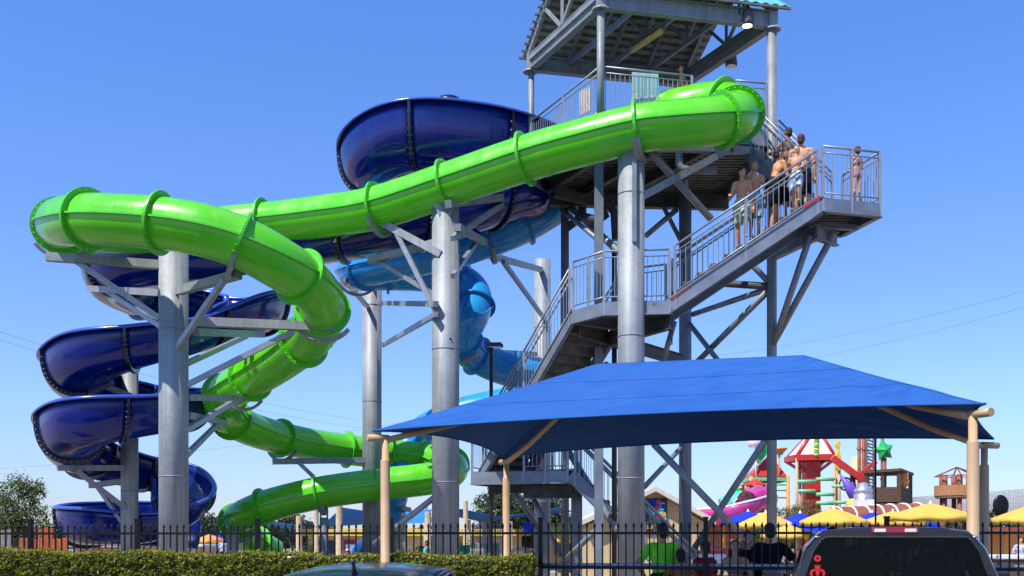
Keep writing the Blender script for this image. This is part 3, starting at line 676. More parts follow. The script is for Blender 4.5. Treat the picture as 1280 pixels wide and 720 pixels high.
c2=column(557,23.55,.31,256,'tall galvanised column in the middle below the long green run',[
  ('arm',(475,277,24.0),(552,318,23.3),.15),('brace',(495,289,23.8),(562,424,23.3),.10),
  ('arm',(462,326,25.0),(546,303,23.5),.14),('brace',(474,327,24.9),(552,374,23.5),.09),
  ('arm',(560,255,23.0),(638,246,26.5),.16),('brace',(636,250,26.4),(566,298,23),.11),
  ('arm',(572,284,23),(606,303,27.4),.14),('brace',(596,302,27),(566,345,23),.10),
  ('arm',(479,379,32.3),(545,380,23.1),.12),('brace',(478,432,32.3),(545,393,23.1),.10),
  ('arm',(468,680,24.6),(549,617,23.5),-.07)])
cradle(c2,gp,gf,(470,260,24.1),.5)
for s in (-1,1):
    q=MB(); x,y,z=(557-640)/F*23.55,23.55,EYE+(HOR-262)/F*23.55; q.prism([(x+s*.12,y-.3,z-.25),(x+s*.3,y-.3,z+.15),(x+s*.2,y-.3,z+.25),(x+s*.04,y-.3,z-.1)],(0,.03,0)); q.build('gusset',M['galv'],c2)
c3=column(789,22.0,.282,181,'galvanised column with slotted saddle top in front of the stair tower',[
  ('arm',(800,182,22),(914,187,23.6),.16),('brace',(800,247,22.1),(910,187,23.5),.14),('brace',(806,182,22.1),(888,273,23.8),-.085),
  ('arm',(914,187,23.5),(950,190,23.9),.14)])
cradle(c3,gp,gf,(797,161,21.8),.5,.16)
q=MB(); x=(789-640)/F*22; zt=EYE+(HOR-183)/F*22
q.box((x+.03,21.70,zt-1.0),(.09,.03,2.2)); q.build('gusset',M['galv2'],c3)
c4=column(465,32.55,.30,337,'galvanised column behind the middle column carrying light blue slide',[
  ('arm',(432,338,28.5),(465,350,32.3),.14),('brace',(430,350,28.5),(460,384,32.3),.10),
  ('arm',(341,577,31.2),(458,575,32.4),.16),('brace',(374,579,31.3),(392,596,31.45),.10)])
cradle(c4,gp,gf,(352,549,31.5),.5); cradle(c4,sp,sf,(450,342,29),.5)
c5=column(162,28.0,.228,463,'slimmer column standing inside the navy spiral slide',[
  ('arm',(72,585,26.6),(155,585,27.8),.13),('brace',(95,588,26.7),(158,636,27.8),.10),('arm',(113,607,28.8),(158,601,28.1),.13),('brace',(122,608,28.6),(160,662,28),.10),
  ('arm',(92,503,27.2),(140,477,26.2),.12),('brace',(124,480,26.4),(163,495,27.8),.12)])
c6=column(678,36.0,.285,325,'far galvanised column behind the stairs with dark open top',[
  ('arm',(614,320,28.4),(676,337,35.7),.15),('brace',(629,327,28.8),(680,398,35.7),.11),('arm',(566,437,29.9),(670,443,35.7),.14),('brace',(594,443,30.4),(655,485,35.7),.10)])
cradle(c6,sp,sf,(610,299,28.2),.5); cradle(c6,sp,sf,(580,430,30.2),.5)
def pier(px,d,wpx,ytop,label,group=None,name='pier',m='tan2',saddle=None):
    x=(px-640)/F*d; top=EYE+(HOR-ytop)/F*d; r=wpx/F*d/2
    t=thing(name,label,'pier',(x,d,0),group)
    q=MB(); q.lathe((x,d,0),[(r,0),(r,top-.03),(r*.94,top)],20); q.build('shaft',M[m],t)
    if saddle:
        path,fr,pp=saddle; q=MB()
        for s in (-.1,.1):
            q=MB(); q.box((x+s,d,top+.12),(.05,.05,.26)); q.build('stub',M['galv'],t)
        cradle(t,path,fr,pp,.5,.14)
    return t
pier(499,33.4,17,645,'squat cream concrete pier carrying the end of the light blue slide',saddle=(sp,sf,(488,632,33.4)))
pier(405,31.2,11,647,'short dark steel post under the lowest green tube',m='steel',saddle=(gp,gf,(400,616,31.2)))
pier(291,31.5,15,664,'short grey pier under the end bend of the green slide',m='kerb',saddle=(gp,gf,(296,652,32.3)))
# ------------------------------------------------------------------ stair tower
ZD=11.0                                            # top deck floor
TF,TL,TR=V((1.96,23,0)),V((.46,26.07,0)),V((5.99,23.9,0)); TB=TL+TR-TF
ZB=13.34                                           # underside of the roof beams
tower=thing('slide_tower','grey steel slide tower with gabled roof, stairs and railed landings','slide tower',(3.6,25,0))
def at(p,z): return V((p[0],p[1],z))
def railing(poly, parent, h=1.07, post=1.5, gap=.115, drop=.3, m='rail', mid=False, outside=0):
    """one railing along a polyline of floor points"""
    q=MB()
    for si,(a,b) in enumerate(zip(poly[:-1],poly[1:])):
        a=V(a); b=V(b); L=V((b.x-a.x,b.y-a.y,0)).length; n=max(1,round(L/post)); U=V((0,0,1))
        q.tube([a+U*h,b+U*h],.024,8); q.tube([a+U*.10,b+U*.10],.016,6); q.tube([a+U*(h-.13),b+U*(h-.13)],.014,6)
        if mid:
            d=(b-a).normalized(); s=V((-d.y,d.x,0)).normalized()*outside
            q.tube([a+U*.86+s,b+U*.86+s],.021,8)
        for i in range(1 if si else 0,n+1):
            p=a.lerp(b,i/n); q.beam(p-U*drop,p+U*h,.055,.055)
        k=max(1,round(L/gap))
        for i in range(1,k):
            p=a.lerp(b,i/k); q.tube([p+U*.10,p+U*(h-.13)],.009,5,cap=False)
    return q.build('railing',M[m],parent)
def platform(name,poly,z,parent=tower,beam=.30,ribs=(1,0),m='steel'):
    o=MB(); c=sum((V(p) for p in poly),V((0,0,0)))/len(poly)
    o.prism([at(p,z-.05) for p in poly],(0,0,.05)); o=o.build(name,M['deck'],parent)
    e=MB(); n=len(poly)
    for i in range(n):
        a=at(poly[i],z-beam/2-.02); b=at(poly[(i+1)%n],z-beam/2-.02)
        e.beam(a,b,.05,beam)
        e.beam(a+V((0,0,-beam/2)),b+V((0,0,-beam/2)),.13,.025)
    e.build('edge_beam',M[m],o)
    # corrugated decking and joists seen from below
    xs=[p[0] for p in poly]; ys=[p[1] for p in poly]
    def clip(a,b):
        t0,t1=0.,1.; a=V(a); d=V(b)-a
        for i in range(n):
            p=V(poly[i]); e_=V(poly[(i+1)%n])-p; nrm=V((-e_.y,e_.x,0))
            if nrm.dot(c-p)<0: nrm=-nrm
            num=nrm.dot(a-p); den=nrm.dot(d)
            if abs(den)<1e-9:
                if num<0: return None
                continue
            tt=-num/den
            if den>0: t0=max(t0,tt)
            else: t1=min(t1,tt)
        return (a+d*t0,a+d*t1) if t1-t0>.03 else None
    r=MB(); y=min(ys)+.05
    while y<max(ys):
        s=clip((min(xs)-1,y,0),(max(xs)+1,y,0))
        if s and (s[1]-s[0]).length>.3: dd=(s[1]-s[0]).normalized()*.09; r.beam(at(s[0]+dd,z-.075),at(s[1]-dd,z-.075),.09,.05)
        y+=.19
    r.build('corrugation',M['deck'],o)
    return o,clip
deckpoly=[TF,TR,V((5.71,28.0,0)),V((1.3,28.2,0)),TL]
deck,clip=platform('deck',deckpoly,ZD,beam=.36)
q=MB()
for f in (.22,.47,.72):
    a=TF.lerp(TR,f); d=(TL-TF)
    s=clip(a-d*2,a+d*3)
    if s: q.ibeam(at(s[0],ZD-.24),at(s[1],ZD-.24),.14,.26,t=.025)
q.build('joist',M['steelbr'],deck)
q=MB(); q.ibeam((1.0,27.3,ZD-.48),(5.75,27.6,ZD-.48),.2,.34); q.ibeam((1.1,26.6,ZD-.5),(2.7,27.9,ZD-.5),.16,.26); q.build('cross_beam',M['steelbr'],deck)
railing([at(TL,ZD),at(TF,ZD),at(TF.lerp(TR,.52),ZD)],deck); railing([at(TF.lerp(TR,.78),ZD),at(TR.lerp(TF,.04),ZD)],deck)
railing([at((5.75,26.2,0),ZD),at((5.71,28,0),ZD),at((1.9,28.15,0),ZD)],deck)
# towels / boards hung on the front railing
# columns of the tower
def tcol(name,x,y,z0,z1,r,m='steel',round_=True):
    q=MB()
    if round_: q.tube([(x,y,z0),(x,y,z1)],r,16)
    else: q.beam((x,y,z0),(x,y,z1),r*2,r*2,up=(0,1,0))
    return q.build(name,M[m],tower)
tcol('column',TR.x-.02,TR.y,0,ZB,.115,'galv2'); tcol('column',TF.x,TF.y,ZD-.3,ZB,.085,'galv2'); tcol('column',TL.x+.02,TL.y,ZD-.3,ZB,.075,'galv2'); tcol('column',TB.x,TB.y,ZD-.3,ZB,.085,'steel')
tcol('column',1.41,27.7,0,ZD-.6,.11,'galv2'); tcol('column',2.02,24.2,0,ZD-.3,.10,'steel',False); tcol('column',2.42,24.6,0,8.6,.062,'dark'); tcol('column',4.53,27.2,0,ZD-.3,.165,'steel'); tcol('column',4.75,26.0,0,1.2,.1,'steel',False)
# roof: perimeter beams, trusses, two corrugated slopes
roof=bpy.data.objects.new('roof',None); C.objects.link(roof); roof.parent=tower; roof.location=(0,0,13)
q=MB(); zc=ZB+.19
for a,b in ((TF,TL),(TF,TR),(TR,TB),(TB,TL)): q.ibeam(at(a,zc),at(b,zc),.17,.38,t=.03)
for p in (TF,TL,TR,TB): q.lathe(at(p,ZB-.03),[(.19,0),(.19,.03)],12); q.beam(at(p,ZB),at(p,ZB+.42),.2,.2)
q.build('roof_beam',M['galv2'],roof)
RH=1.52; nL=(TL-TF)
def truss(p,parent,w=.08,m='steel'):
    q=MB(); a=at(p,ZB+.42); b=a+nL; ap=a+nL*.5+V((0,0,RH))
    q.beam(a-nL*.0,ap,w,w*1.3); q.beam(b,ap,w,w*1.3)
    q.beam(at(p,ZB+.30),at(p+nL,ZB+.30),w,w*1.4)
    mid=at(p+nL*.5,ZB+.35)
    q.beam(mid,ap,w*.8,w*.8)
    for s in (.25,.75):
        q.beam(mid,at(p+nL*s,ZB+.42+RH*.5),w*.8,w*.8)
    return q.build('truss',M[m],parent)
truss(TF-nL*0+V((-.03,-.01,0)),roof,.09,'galv')
for f in (.25,.5,.75,1): truss(TF.lerp(TR,f),roof)
def slope(a0,a1,name,mats):
    """corrugated sheet from eave line a0-a1 to the ridge"""
    pass
xd=(TR-TF).normalized(); L=(TR-TF).length
for nm,(e,sg) in (('roof_sheet',(-.06,1)),('roof_sheet',(1.06,-1))):
    m=MB(); nu=int((L+.42)/.06); lo=[];hi=[]
    rows=[[],[]]
    for i in range(nu+1):
        u=-.10+(L+.42)*i/nu; h=.03 if (i%4)<2 else 0
        p=TF+xd*u
        ev=at(p+nL*e,ZB+.50-.12*.5+h); rd=at(p+nL*.5,ZB+.50+RH+h)
        rows[0].append(ev); rows[1].append(rd)
    m.grid(rows,0,False); m.build(nm,M['turq'],roof,solid=.012)
    # purlins under the sheets
    k=MB()
    for v in [j/13 for j in range(14)]:
        a=TF+xd*-.2; b=TF+xd*(L+.3)
        f=e+(.5-e)*v; z=ZB+.43+RH*v-.03
        k.beam(at(a+nL*f,z),at(b+nL*f,z),.06,.045)
    k.build('purlin',M['deck'],roof)
    k=MB(); 
    for i in range(0,1): pass
    rows=[]
    for v in (0,1):
        f=e+(.5-e)*v; z=ZB+.455+RH*v+(-.02)
        rows.append([at(TF+xd*-.11+nL*f,z),at(TF+xd*(L+.33)+nL*f,z)])
    k.grid(rows,0,False); k.build('roof_lining',M['lining'],roof,solid=.006)
q=MB(); q.beam(at(TF+xd*-.22+nL*.5,ZB+.53+RH),at(TF+xd*(L+.33)+nL*.5,ZB+.53+RH),.25,.03); q.build('ridge_cap',M['turq'],roof)
# gutter of trim on the eave
# lamps fixed to the tower roof
t=thing('strip_light','yellowed fluorescent strip light under the tower roof truss','strip light',P(808,50,24.4))
q=MB(); q.tube([P(790,62,25.2)+V((0,0,-.02)),P(826,38,23.9)+V((0,0,-.02))],.07,10); q.build('diffuser',mat('yellowed diffuser',(.62,.45,.18),rough=.4,var=.1),t)
q=MB(); q.beam(P(789,60,25.2)+V((0,0,.06)),P(827,36,23.9)+V((0,0,.06)),.16,.06); q.build('housing',M['deck'],t)
ML=emit('lamp glow',(1,.93,.75),1.6)
def flood(px,py,d,label,lit=True):
    p=P(px,py,d); t=thing('floodlight',label,'floodlight',p,'floodlights on the tower roof')
    q=MB(); q.lathe(p+V((0,0,-.22)),[(.12,0),(.145,.0),(.15,.06),(.12,.28),(.07,.40),(.05,.44)],14); q.build('lamp_housing',M['steelbr'],t)
    q=MB(); q.lathe(p+V((0,0,-.232)),[(.115,0),(.115,.008)],14); q.build('lens',ML if lit else M['whitelens'],t)
    q=MB(); q.tube([p+V((-.05,0,.2)),p+V((-.16,.0,.32)),p+V((-.2,0,.12))],.014,6); q.beam(p+V((-.19,0,.0)),p+V((-.19,0,.25)),.05,.12); q.build('bracket',M['steelbr'],t)
flood(934,20,23.75,'floodlight clamped to the front beam of the tower roof'); flood(914,71,25.6,'dark floodlight hanging below the rear side beam of the tower roof',False)
# braces
def brace(a,b,r=.055,m='steel',sq=False):
    q=MB()
    (q.beam(P(*a),P(*b),r*2,r*2) if sq else q.tube([P(*a),P(*b)],r,10)); q.build('brace',M[m],tower)
for a,b,r,m in (((712,258,27.6),(775,316,24.0),.085,'galv2'),((807,295,27),(846,262,27.2),.07,'steel'),((829,258,27.3),(853,305,27.4),.06,'steel'),
  ((884,353,25.2),(962,358,23.9),.085,'steelbr'),((866,393,27),(960,361,24),.07,'steel'),((960,364,23.9),(862,462,26.8),.075,'steel'),((862,405,27),(897,450,25.4),.065,'steel'),((930,320,24),(960,352,23.9),.07,'steel'),
  ((843,402,23.5),(828,455,24),.065,'steel'),((1013,294,22.4),(967,430,23.8),.075,'galv2'),((1043,291,22.6),(969,425,23.85),.075,'galv2'),
  ((817,555,24.5),(930,672,23.9),.08,'galv2'),((957,550,23.9),(858,700,26.8),.08,'galv2'),((805,609,25.5),(851,560,27.1),.065,'galv2'),
  ((632,600,26.3),(674,662,27.6),.07,'steel'),((667,624,26.5),(701,695,26.8),.07,'steel'),((708,560,26.6),(772,664,24.4),.085,'galv2'),((744,664,24.5),(702,704,26.5),.07,'galv2'),
  ((702,262,27.7),(748,300,24.3),.06,'steel'),((748,430,24.3),(702,500,27.6),.06,'steel'),((757,455,24.2),(855,540,27),.07,'steel'),((858,470,27.1),(955,545,24),.07,'steel')): brace(a,b,r,m)
tcol('column',1.64,26.4,0,3.2,.135,'steel',False)
# drain pipes and elbows below the deck
q=MB(); p=P(849,186,23.6); q.tube([p+V((0,0,.2)),p+V((0,0,-.35)),p+V((.06,0,-.45)),p+V((.2,0,-.47)),p+V((.45,0,-.47))],.085,12); q.tube([p+V((.28,0,-.47)),p+V((.85,.1,-.44))],.11,12); q.build('drain_pipe',M['galv2'],tower)
q=MB(); q.tube([P(728,250,27.5),P(728,266,27.5),P(722,275,27.4),P(708,285,27.2)],.11,10); q.tube([P(770,300,24.6),P(768,264,24.6),P(760,255,24.6),P(750,262,24.6)],.10,10); q.tube([P(724,270,26.4),P(745,276,24.6),P(758,266,24.6)],.12,10); q.build('water_pipe',M['dark'],tower)
# stairs -------------------------------------------------------------
def flight(p0,p1,side,width,name='stair_flight',rails=(1,1),red=False,m='steel'):
    """p0 bottom, p1 top of the near string; side = horizontal unit vector across"""
    p0=V(p0); p1=V(p1); side=V(side).normalized(); o=bpy.data.objects.new(name,None); C.objects.link(o); o.parent=tower
    o.location=p0-parent_world(tower)
    n=max(3,round((p1.z-p0.z)/.185)); run=V((p1.x-p0.x,p1.y-p0.y,0)); d=run.normalized(); st=run.length/n
    for k in (0,1):
        s=side*(k*width); q=MB()
        a=p0+s+V((0,0,-.12)); b=p1+s+V((0,0,-.12)); q.beam(a,b,.05,.30); 
        for z in (-.15,.15):
            q.beam(a+V((0,0,z)),b+V((0,0,z)),.10,.022)
        q.build('stringer',M[m],o)
    for i in range(n):
        q=MB(); c=p0+run*((i+.5)/n)+V((0,0,(p1.z-p0.z)*(i+1)/n-.0))
        a=c+side*.03; b=c+side*(width-.03)
        q.beam(a,b,st*1.08,.035); e=d*(-st*.5)
        q.beam(a+e+V((0,0,-.10)),b+e+V((0,0,-.10)),.02,.185)
        q.build('tread',M['deck'],o)
    for k in (0,1):
        if rails[k]: railing([p0.lerp(p1,.035)+side*(k*width),p0.lerp(p1,.965)+side*(k*width)],o,mid=True,outside=.06 if k==0 else -.06,drop=.28)
    return o
ZN,ZM,ZQ=8.71,6.65,3.3
# landing N at the right, flight A from landing M up to it
Npoly=[V((6.46,21.6,0)),V((7.76,21.95,0)),V((7.42,23.35,0)),V((6.9,23.7,0)),V((6.35,22.85,0))]
Nl,_=platform('landing',Npoly,ZN,beam=.27)
railing([at(Npoly[i],ZN) for i in (0,1,2)],Nl,post=.72,drop=.28)
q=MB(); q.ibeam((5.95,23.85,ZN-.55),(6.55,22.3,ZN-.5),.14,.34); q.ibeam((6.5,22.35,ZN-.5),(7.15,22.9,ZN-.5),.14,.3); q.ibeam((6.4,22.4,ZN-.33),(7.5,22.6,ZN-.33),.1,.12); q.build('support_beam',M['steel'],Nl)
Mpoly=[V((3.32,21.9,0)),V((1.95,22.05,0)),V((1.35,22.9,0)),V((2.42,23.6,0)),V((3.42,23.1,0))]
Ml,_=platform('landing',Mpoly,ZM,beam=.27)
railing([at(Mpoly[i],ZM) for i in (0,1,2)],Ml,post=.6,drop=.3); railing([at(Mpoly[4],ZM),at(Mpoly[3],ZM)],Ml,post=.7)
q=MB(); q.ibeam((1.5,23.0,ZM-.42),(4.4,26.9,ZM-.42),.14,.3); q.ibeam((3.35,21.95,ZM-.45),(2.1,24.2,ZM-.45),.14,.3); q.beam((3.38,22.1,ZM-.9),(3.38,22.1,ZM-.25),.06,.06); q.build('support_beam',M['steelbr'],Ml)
flight((3.32,21.9,ZM),(6.46,21.6,ZN),(0.095,.995,0),1.15)
flight((7.25,23.35,ZN),(5.85,24.75,ZD),(-.707,-.707,0),1.0)
# flight C goes down behind to landing Q, flight D from there to the ground
flight((-.80,26.2,ZQ),(1.35,22.9,ZM),(.838,.546,0),1.35)
Qpoly=[V((-1.0,26.0,0)),V((1.35,25.3,0)),V((1.75,26.6,0)),V((-.35,27.5,0))]
Ql,_=platform('landing',Qpoly,ZQ,beam=.30)
railing([at(Qpoly[1],ZQ),at(Qpoly[0].lerp(Qpoly[1],.55),ZQ)],Ql,post=.7); railing([at(Qpoly[i],ZQ) for i in (0,3,2)],Ql,post=.8)
q=MB(); q.ibeam((.3,26.0,ZQ-.5),(1.7,25.9,ZQ-.5),.16,.34); q.ibeam((-.6,26.5,ZQ-.42),(1.5,25.8,ZQ-.42),.12,.22); q.build('support_beam',M['steelbr'],Ql)
flight((4.55,24.9,.1),(1.42,25.3,ZQ),(.12,.99,0),1.15)
M['pale']=mat('pale aqua panel',(.40,.52,.53),rough=.6,var=.15,scale=5); M['trim2']=mat('aged cream panel',(.42,.38,.31),rough=.6,var=.2,scale=5)
# signs and towels behind the top railing
for a,b,lab in (((790,90,23.4),(823,133,23.5),'pale striped safety sign panel on the top deck railing'),((724,114,24.5),(738,138,24.2),'cream rules board on the left rail of the top deck')):
    m=MB(); p=P(*a); r=P(*b); x=V((r.x-p.x,r.y-p.y,0)); z=V((0,0,r.z-p.z))
    t=thing('notice_board',lab,'notice board',p+z)
    m.prism([p,p+x,p+x+z,p+z],V((0,.03,0))); m.build('panel',M['pale'] if 'striped' in lab else M['trim2'],t)
    m=MB(); n=7
    for i in range(n):
        c=p+x*((i+.5)/n)+V((0,-.006,0)); m.beam(c+z*.12,c+z*(.6+.3*((i*37)%5)/5),.03,.006,up=(0,1,0))
    m.build('panel_stripe',M['turq'] if 'striped' in lab else M['trim'],t)
# red grip strips at the head and foot of the front flight
q=MB(); q.beam((6.40,21.56,ZN+.02),(6.05,21.59,ZN-.21),.015,.045); q.build('warning_strip',M['red'],tower); q=MB(); q.beam((3.34,21.86,ZM+.02),(3.75,21.83,ZM+.29),.015,.045); q.build('warning_strip',M['red'],tower)
# ------------------------------------------------------------------ people
class Fig: pass
def person(loc, face, h, label, skin, hair, wear, arms=('down','down'), legs='stand', lean=0., yaw=0., pitch=0., longhair=0, female=False, child=0., vox=None, group=None, slim=1.):
    """loc: feet, face: heading the body looks to (radians, 0 = +y), h: height; one remeshed body, clothes and hair as children"""
    loc=V(loc); k=h/1.75; t=thing('person',label,'person',loc,group)
    R=rz(face); hs=1+child*.22; ws=(.90 if female else 1.)*slim
    PEL=V((0,0,.93)); RL=Matrix.Rotation(-lean,3,'X')
    def T(p): p=V(p); return PEL+RL@(p-PEL)          # torso
    NK=V((0,.0,1.47)); RH=Matrix.Rotation(yaw,3,'Z')@Matrix.Rotation(-pitch,3,'X')
    def Hd(p): return T(NK)+RH@((V(p)-NK)*hs)
    def W(p): return loc+R@(p*k)
    def fin(q): q.v=[W(p) for p in q.v]; return q
    b=MB()
    def bone(q,pts,rs,n=10,g=0): q.tube(pts,[r+g for r in rs],n); [q.ell(p,r+g,0,10,6) for p,r in zip(pts,rs)]
    hw,sw=(.175 if female else .165)*ws,.185*ws
    def torso(q,g=0,part='all'):
        if part!='top': q.ell((0,0,.95),(hw+g,.115*ws+g,.13+g))
        if part!='pelvis':
            q.ell(T((0,0,1.12)),(.14*ws+g,.10*ws+g,.17),R=RL); q.ell(T((0,.005,1.30)),(.168*ws+g,.112*ws+g,.185),R=RL)
            for s in (-1,1): q.ell(T((s*.13*ws,0,1.415)),(.085+g,.06+g,.055+g),R=RL)
            q.tube([T((0,-.01,1.36)),T((0,-.005,1.46))],[.10*ws+g,.055+g*.4],10)
            if female:
                for s in (-1,1): q.ell(T((s*.075,.085,1.28)),(.07+g,.055+g,.06+g))
    torso(b)
    b.tube([T((0,-.005,1.42)),T((0,0,1.50)),Hd((0,.005,1.56))],[.06,.052,.055],10)
    b.ell(Hd((0,.0,1.645)),(.073*hs,.092*hs,.105*hs),R=RH); b.ell(Hd((0,.028,1.595)),(.055*hs,.062*hs,.065*hs),R=RH)
    b.tube([Hd((0,.088,1.655)),Hd((0,.112,1.618)),Hd((0,.085,1.612))],[.010,.017,.012],8)
    for s in (-1,1): b.ell(Hd((s*.077,-.005,1.635)),(.014,.022,.034),R=RH)
    AP={'down':((.06,.0,-.29),(.02,.05,-.26)),'rail':((.05,.06,-.28),(.0,.24,-.05)),'railup':((.10,.12,-.22),(.02,.26,.03)),'folded':((.07,.07,-.26),(-.20,.14,.0)),'out':((.16,.04,-.24),(.10,.06,-.24)),'bent':((.10,-.05,-.27),(-.06,.20,.08)),'hip':((.20,-.04,-.22),(-.15,.07,-.2)),'back':((.08,-.10,-.26),(-.12,-.06,-.20))}
    hands=[]; arms_pts=[]
    for s,a in zip((-1,1),arms):
        e,wv=AP[a]; S=T((s*sw,0,1.405)); E=S+V((s*e[0],e[1],e[2])); Wr=E+V((s*wv[0],wv[1],wv[2]))
        arms_pts.append((S,E,Wr)); bone(b,[S,S.lerp(E,.45),E,E.lerp(Wr,.4),Wr],[.05*ws,.046*ws,.036*ws,.038*ws,.024*ws])
        d=(Wr-E).normalized(); side=d.cross(V((0,1,0)) if abs(d.y)<.8 else V((0,0,1))).normalized(); nn=side.cross(d)
        pc=Wr+d*.05; b.tube([Wr,Wr+d*.045,Wr+d*.085],[.024,.036,.032],8)
        for f in range(4):
            o=side*(-.027+.018*f); L=(.062,.075,.07,.055)[f]; c=nn*(-.018 if a in('down','out','back','hip') else -.03)
            b.tube([pc+d*.025+o,pc+d*(.035+L*.5)+o*1.1,pc+d*(.035+L*.9)+o*1.1+c],[.0105,.010,.0085],6)
        b.tube([Wr+d*.02+side*-.028*s,Wr+d*.06+side*-.055*s+nn*-.012,Wr+d*.09+side*-.056*s+nn*-.025],[.012,.011,.009],6)
    lp=[]
    LP={'stand':(((.01,.02),(.02,.0)),((.01,.015),(.02,-.01))),'step':(((.01,.20,.55),(.02,.18,.16)),((.0,.01),(.01,-.06))),'wide':(((.03,.03),(.06,.02)),((.03,.0),(.06,-.04))),'cross':(((-.02,.05),(-.05,.04)),((.01,.0),(.02,-.02)))}
    for s,lg in zip((-1,1),LP[legs]):
        kx=lg[0]; ax=lg[1]; Hp=V((s*.092*ws,0,.90)); K=V((s*(.092*ws+kx[0]),kx[1],kx[2] if len(kx)>2 else .49)); A=V((s*(.09*ws+ax[0]),ax[1]-.02,ax[2]+.08 if len(ax)>2 else .085))
        lp.append((Hp,K,A)); bone(b,[Hp,Hp.lerp(K,.4),K,K.lerp(A,.35),A],[.088*ws,.078*ws,.052*ws,.054*ws,.034*ws])
        b.tube([A+V((0,-.03,-.045)),A+V((0,.05,-.045)),A+V((s*.01,.13,-.06)),A+V((s*.012,.175,-.066))],[.038,.040,.036,.022],10)
    def rem(q,name,m,v,parent=t):
        o=fin(q).build(name,m,parent); md=o.modifiers.new('r','REMESH'); md.mode='VOXEL'; md.voxel_size=v*k; md.use_smooth_shade=True
        sm=o.modifiers.new('s','SMOOTH'); sm.iterations=2; sm.factor=.4
        return o
    v=vox or .0125
    rem(b,'body',M['skin'][skin],v)
    hm=M['hair'][hair]
    q=MB(); q.ell(Hd((0,-.018,1.672)),(.082*hs,.096*hs,.092*hs),R=RH); q.ell(Hd((0,-.05,1.61)),(.072*hs,.06*hs,.075*hs),R=RH)
    if longhair:
        q.tube([Hd((0,-.06,1.66)),Hd((0,-.085,1.55)),T((0,-.125,1.40)),T((0,-.135,1.40-.2*longhair))],[.07,.085,.085,.05],10)
        for s in (-1,1): q.tube([Hd((s*.06,-.02,1.66)),Hd((s*.085,-.02,1.56)),T((s*.09,-.06,1.40))],[.03,.035,.025],8)
    # the hair stays behind the hairline
    rem(q,'hair',hm,.014)
    for s in (-1,1):
        q=MB(); q.ell(Hd((s*.03,.083,1.65)),(.012*hs,.008*hs,.008*hs)); fin(q).build('eye',M['eye'],t)
    q=MB(); q.ell(Hd((0,.086,1.588)),(.022*hs,.010*hs,.006*hs)); fin(q).build('mouth',M['lip'],t)
    for kind,m in wear:
        q=MB()
        if kind in('shorts','long_shorts','briefs','trousers'):
            f={'shorts':.62,'long_shorts':.95,'briefs':.12,'trousers':2}[kind]; g={'shorts':.028,'long_shorts':.034,'briefs':.012,'trousers':.02}[kind]
            torso(q,g,'pelvis')
            for Hp,K,A in lp:
                if f<=1: q.tube([Hp+V((0,0,.03)),Hp.lerp(K,f*.5),Hp.lerp(K,f)],[.098*ws+g,.092*ws+g,(.07*ws+g*1.4) if f>.3 else .08],12)
                else: q.tube([Hp+V((0,0,.03)),Hp.lerp(K,.5),K,A],[.1*ws+g,.085*ws+g,.065+g,.055+g],12)
            rem(q,'swim_shorts' if f<=1 else 'trousers',m,.014)
        elif kind in('shirt','vest','swim_top'):
            g=.016
            torso(q,g,'top'); q.ell((0,0,.98),(hw+g+.004,.118*ws+g,.10))
            if kind=='shirt':
                for S,E,Wr in arms_pts: q.tube([S+V((0,0,.012)),S.lerp(E,.4),S.lerp(E,.72)],[.066*ws,.064*ws,.062*ws],10)
            rem(q,'shirt',m,.014)
        elif kind=='bikini':
            rows=[]
            for z,g in ((1.235,.006),(1.245,.014),(1.315,.014),(1.325,.006)):
                rows.append([T((( .163*ws+g+.004)*math.sin(a),.012+(.112*ws+g+(.045 if math.cos(a)>0.2 else 0))*math.cos(a),z)) for a in [2*PI*i/24 for i in range(25)]])
            q.grid(rows)
            for s in (-1,1): q.tube([T((s*.09,-.115,1.30)),T((s*.03,-.118,1.37)),T((-s*.09,-.09,1.45)),T((-s*.085,.04,1.46)),T((-s*.08,.12,1.34))],.012,6)
            fin(q).build('bikini_top',m,t)
    return t
def foot(px,py,d): return P(px,py,d)
NX=cloth('navy',(.006,.007,.014)); BLK=cloth('black',(.008,.008,.01)); NEON=cloth('neon green',(.22,.88,.05)); BLU=cloth('blue pattern',(.12,.32,.45),(.55,.68,.72),9); FLW=cloth('floral',(.62,.60,.42),(.30,.42,.25),14); WHT=cloth('white pattern',(.62,.66,.72),(.25,.38,.62),10); DRK=cloth('charcoal',(.03,.03,.035)); TURQ=cloth('turquoise',(.10,.45,.48)); REDC=cloth('red',(.45,.03,.03)); BIK=cloth('striped bikini',(.5,.22,.25),(.30,.14,.22),30); GRYC=cloth('grey',(.28,.27,.30)); ORC=cloth('orange',(.7,.2,.04))
# the flight that carries the queue: near string (3.32,21.9,6.65) -> (6.46,21.6,8.71)
def on_flight(f,side): 
    p=V((3.32,21.9,ZM)).lerp(V((6.46,21.6,ZN)),f)+V((.095,.995,0))*side
    n=11; st=math.floor(f*n)+1; p.z=ZM+(ZN-ZM)*min(st,n)/n+.018; return p
UP=-PI/2        # heading +x, up the flight
person(on_flight(.487,.30),PI*.9,1.70,'shirtless teenager in white floral shorts turning back on the stairs',1,0,[('long_shorts',FLW)],arms=('down','rail'),legs='step',yaw=.9,slim=.92)
person(on_flight(.575,.42),-.35,1.66,'fair haired shirtless boy in light blue shorts looking up the stairs',1,2,[('long_shorts',BLU)],arms=('down','down'),legs='step',yaw=.2,slim=.92)
person(on_flight(.685,.35),-1.2,1.78,'shirtless young man in black shorts leaning forward on the stairs',1,0,[('long_shorts',BLK)],arms=('rail','rail'),legs='step',lean=.35,pitch=-.1)
person(on_flight(.775,.85),2.9,1.50,'dark haired child peering out from behind the others on the stairs',1,0,[('shirt',DRK),('shorts',BLK)],arms=('down','down'),child=.3,slim=.9)
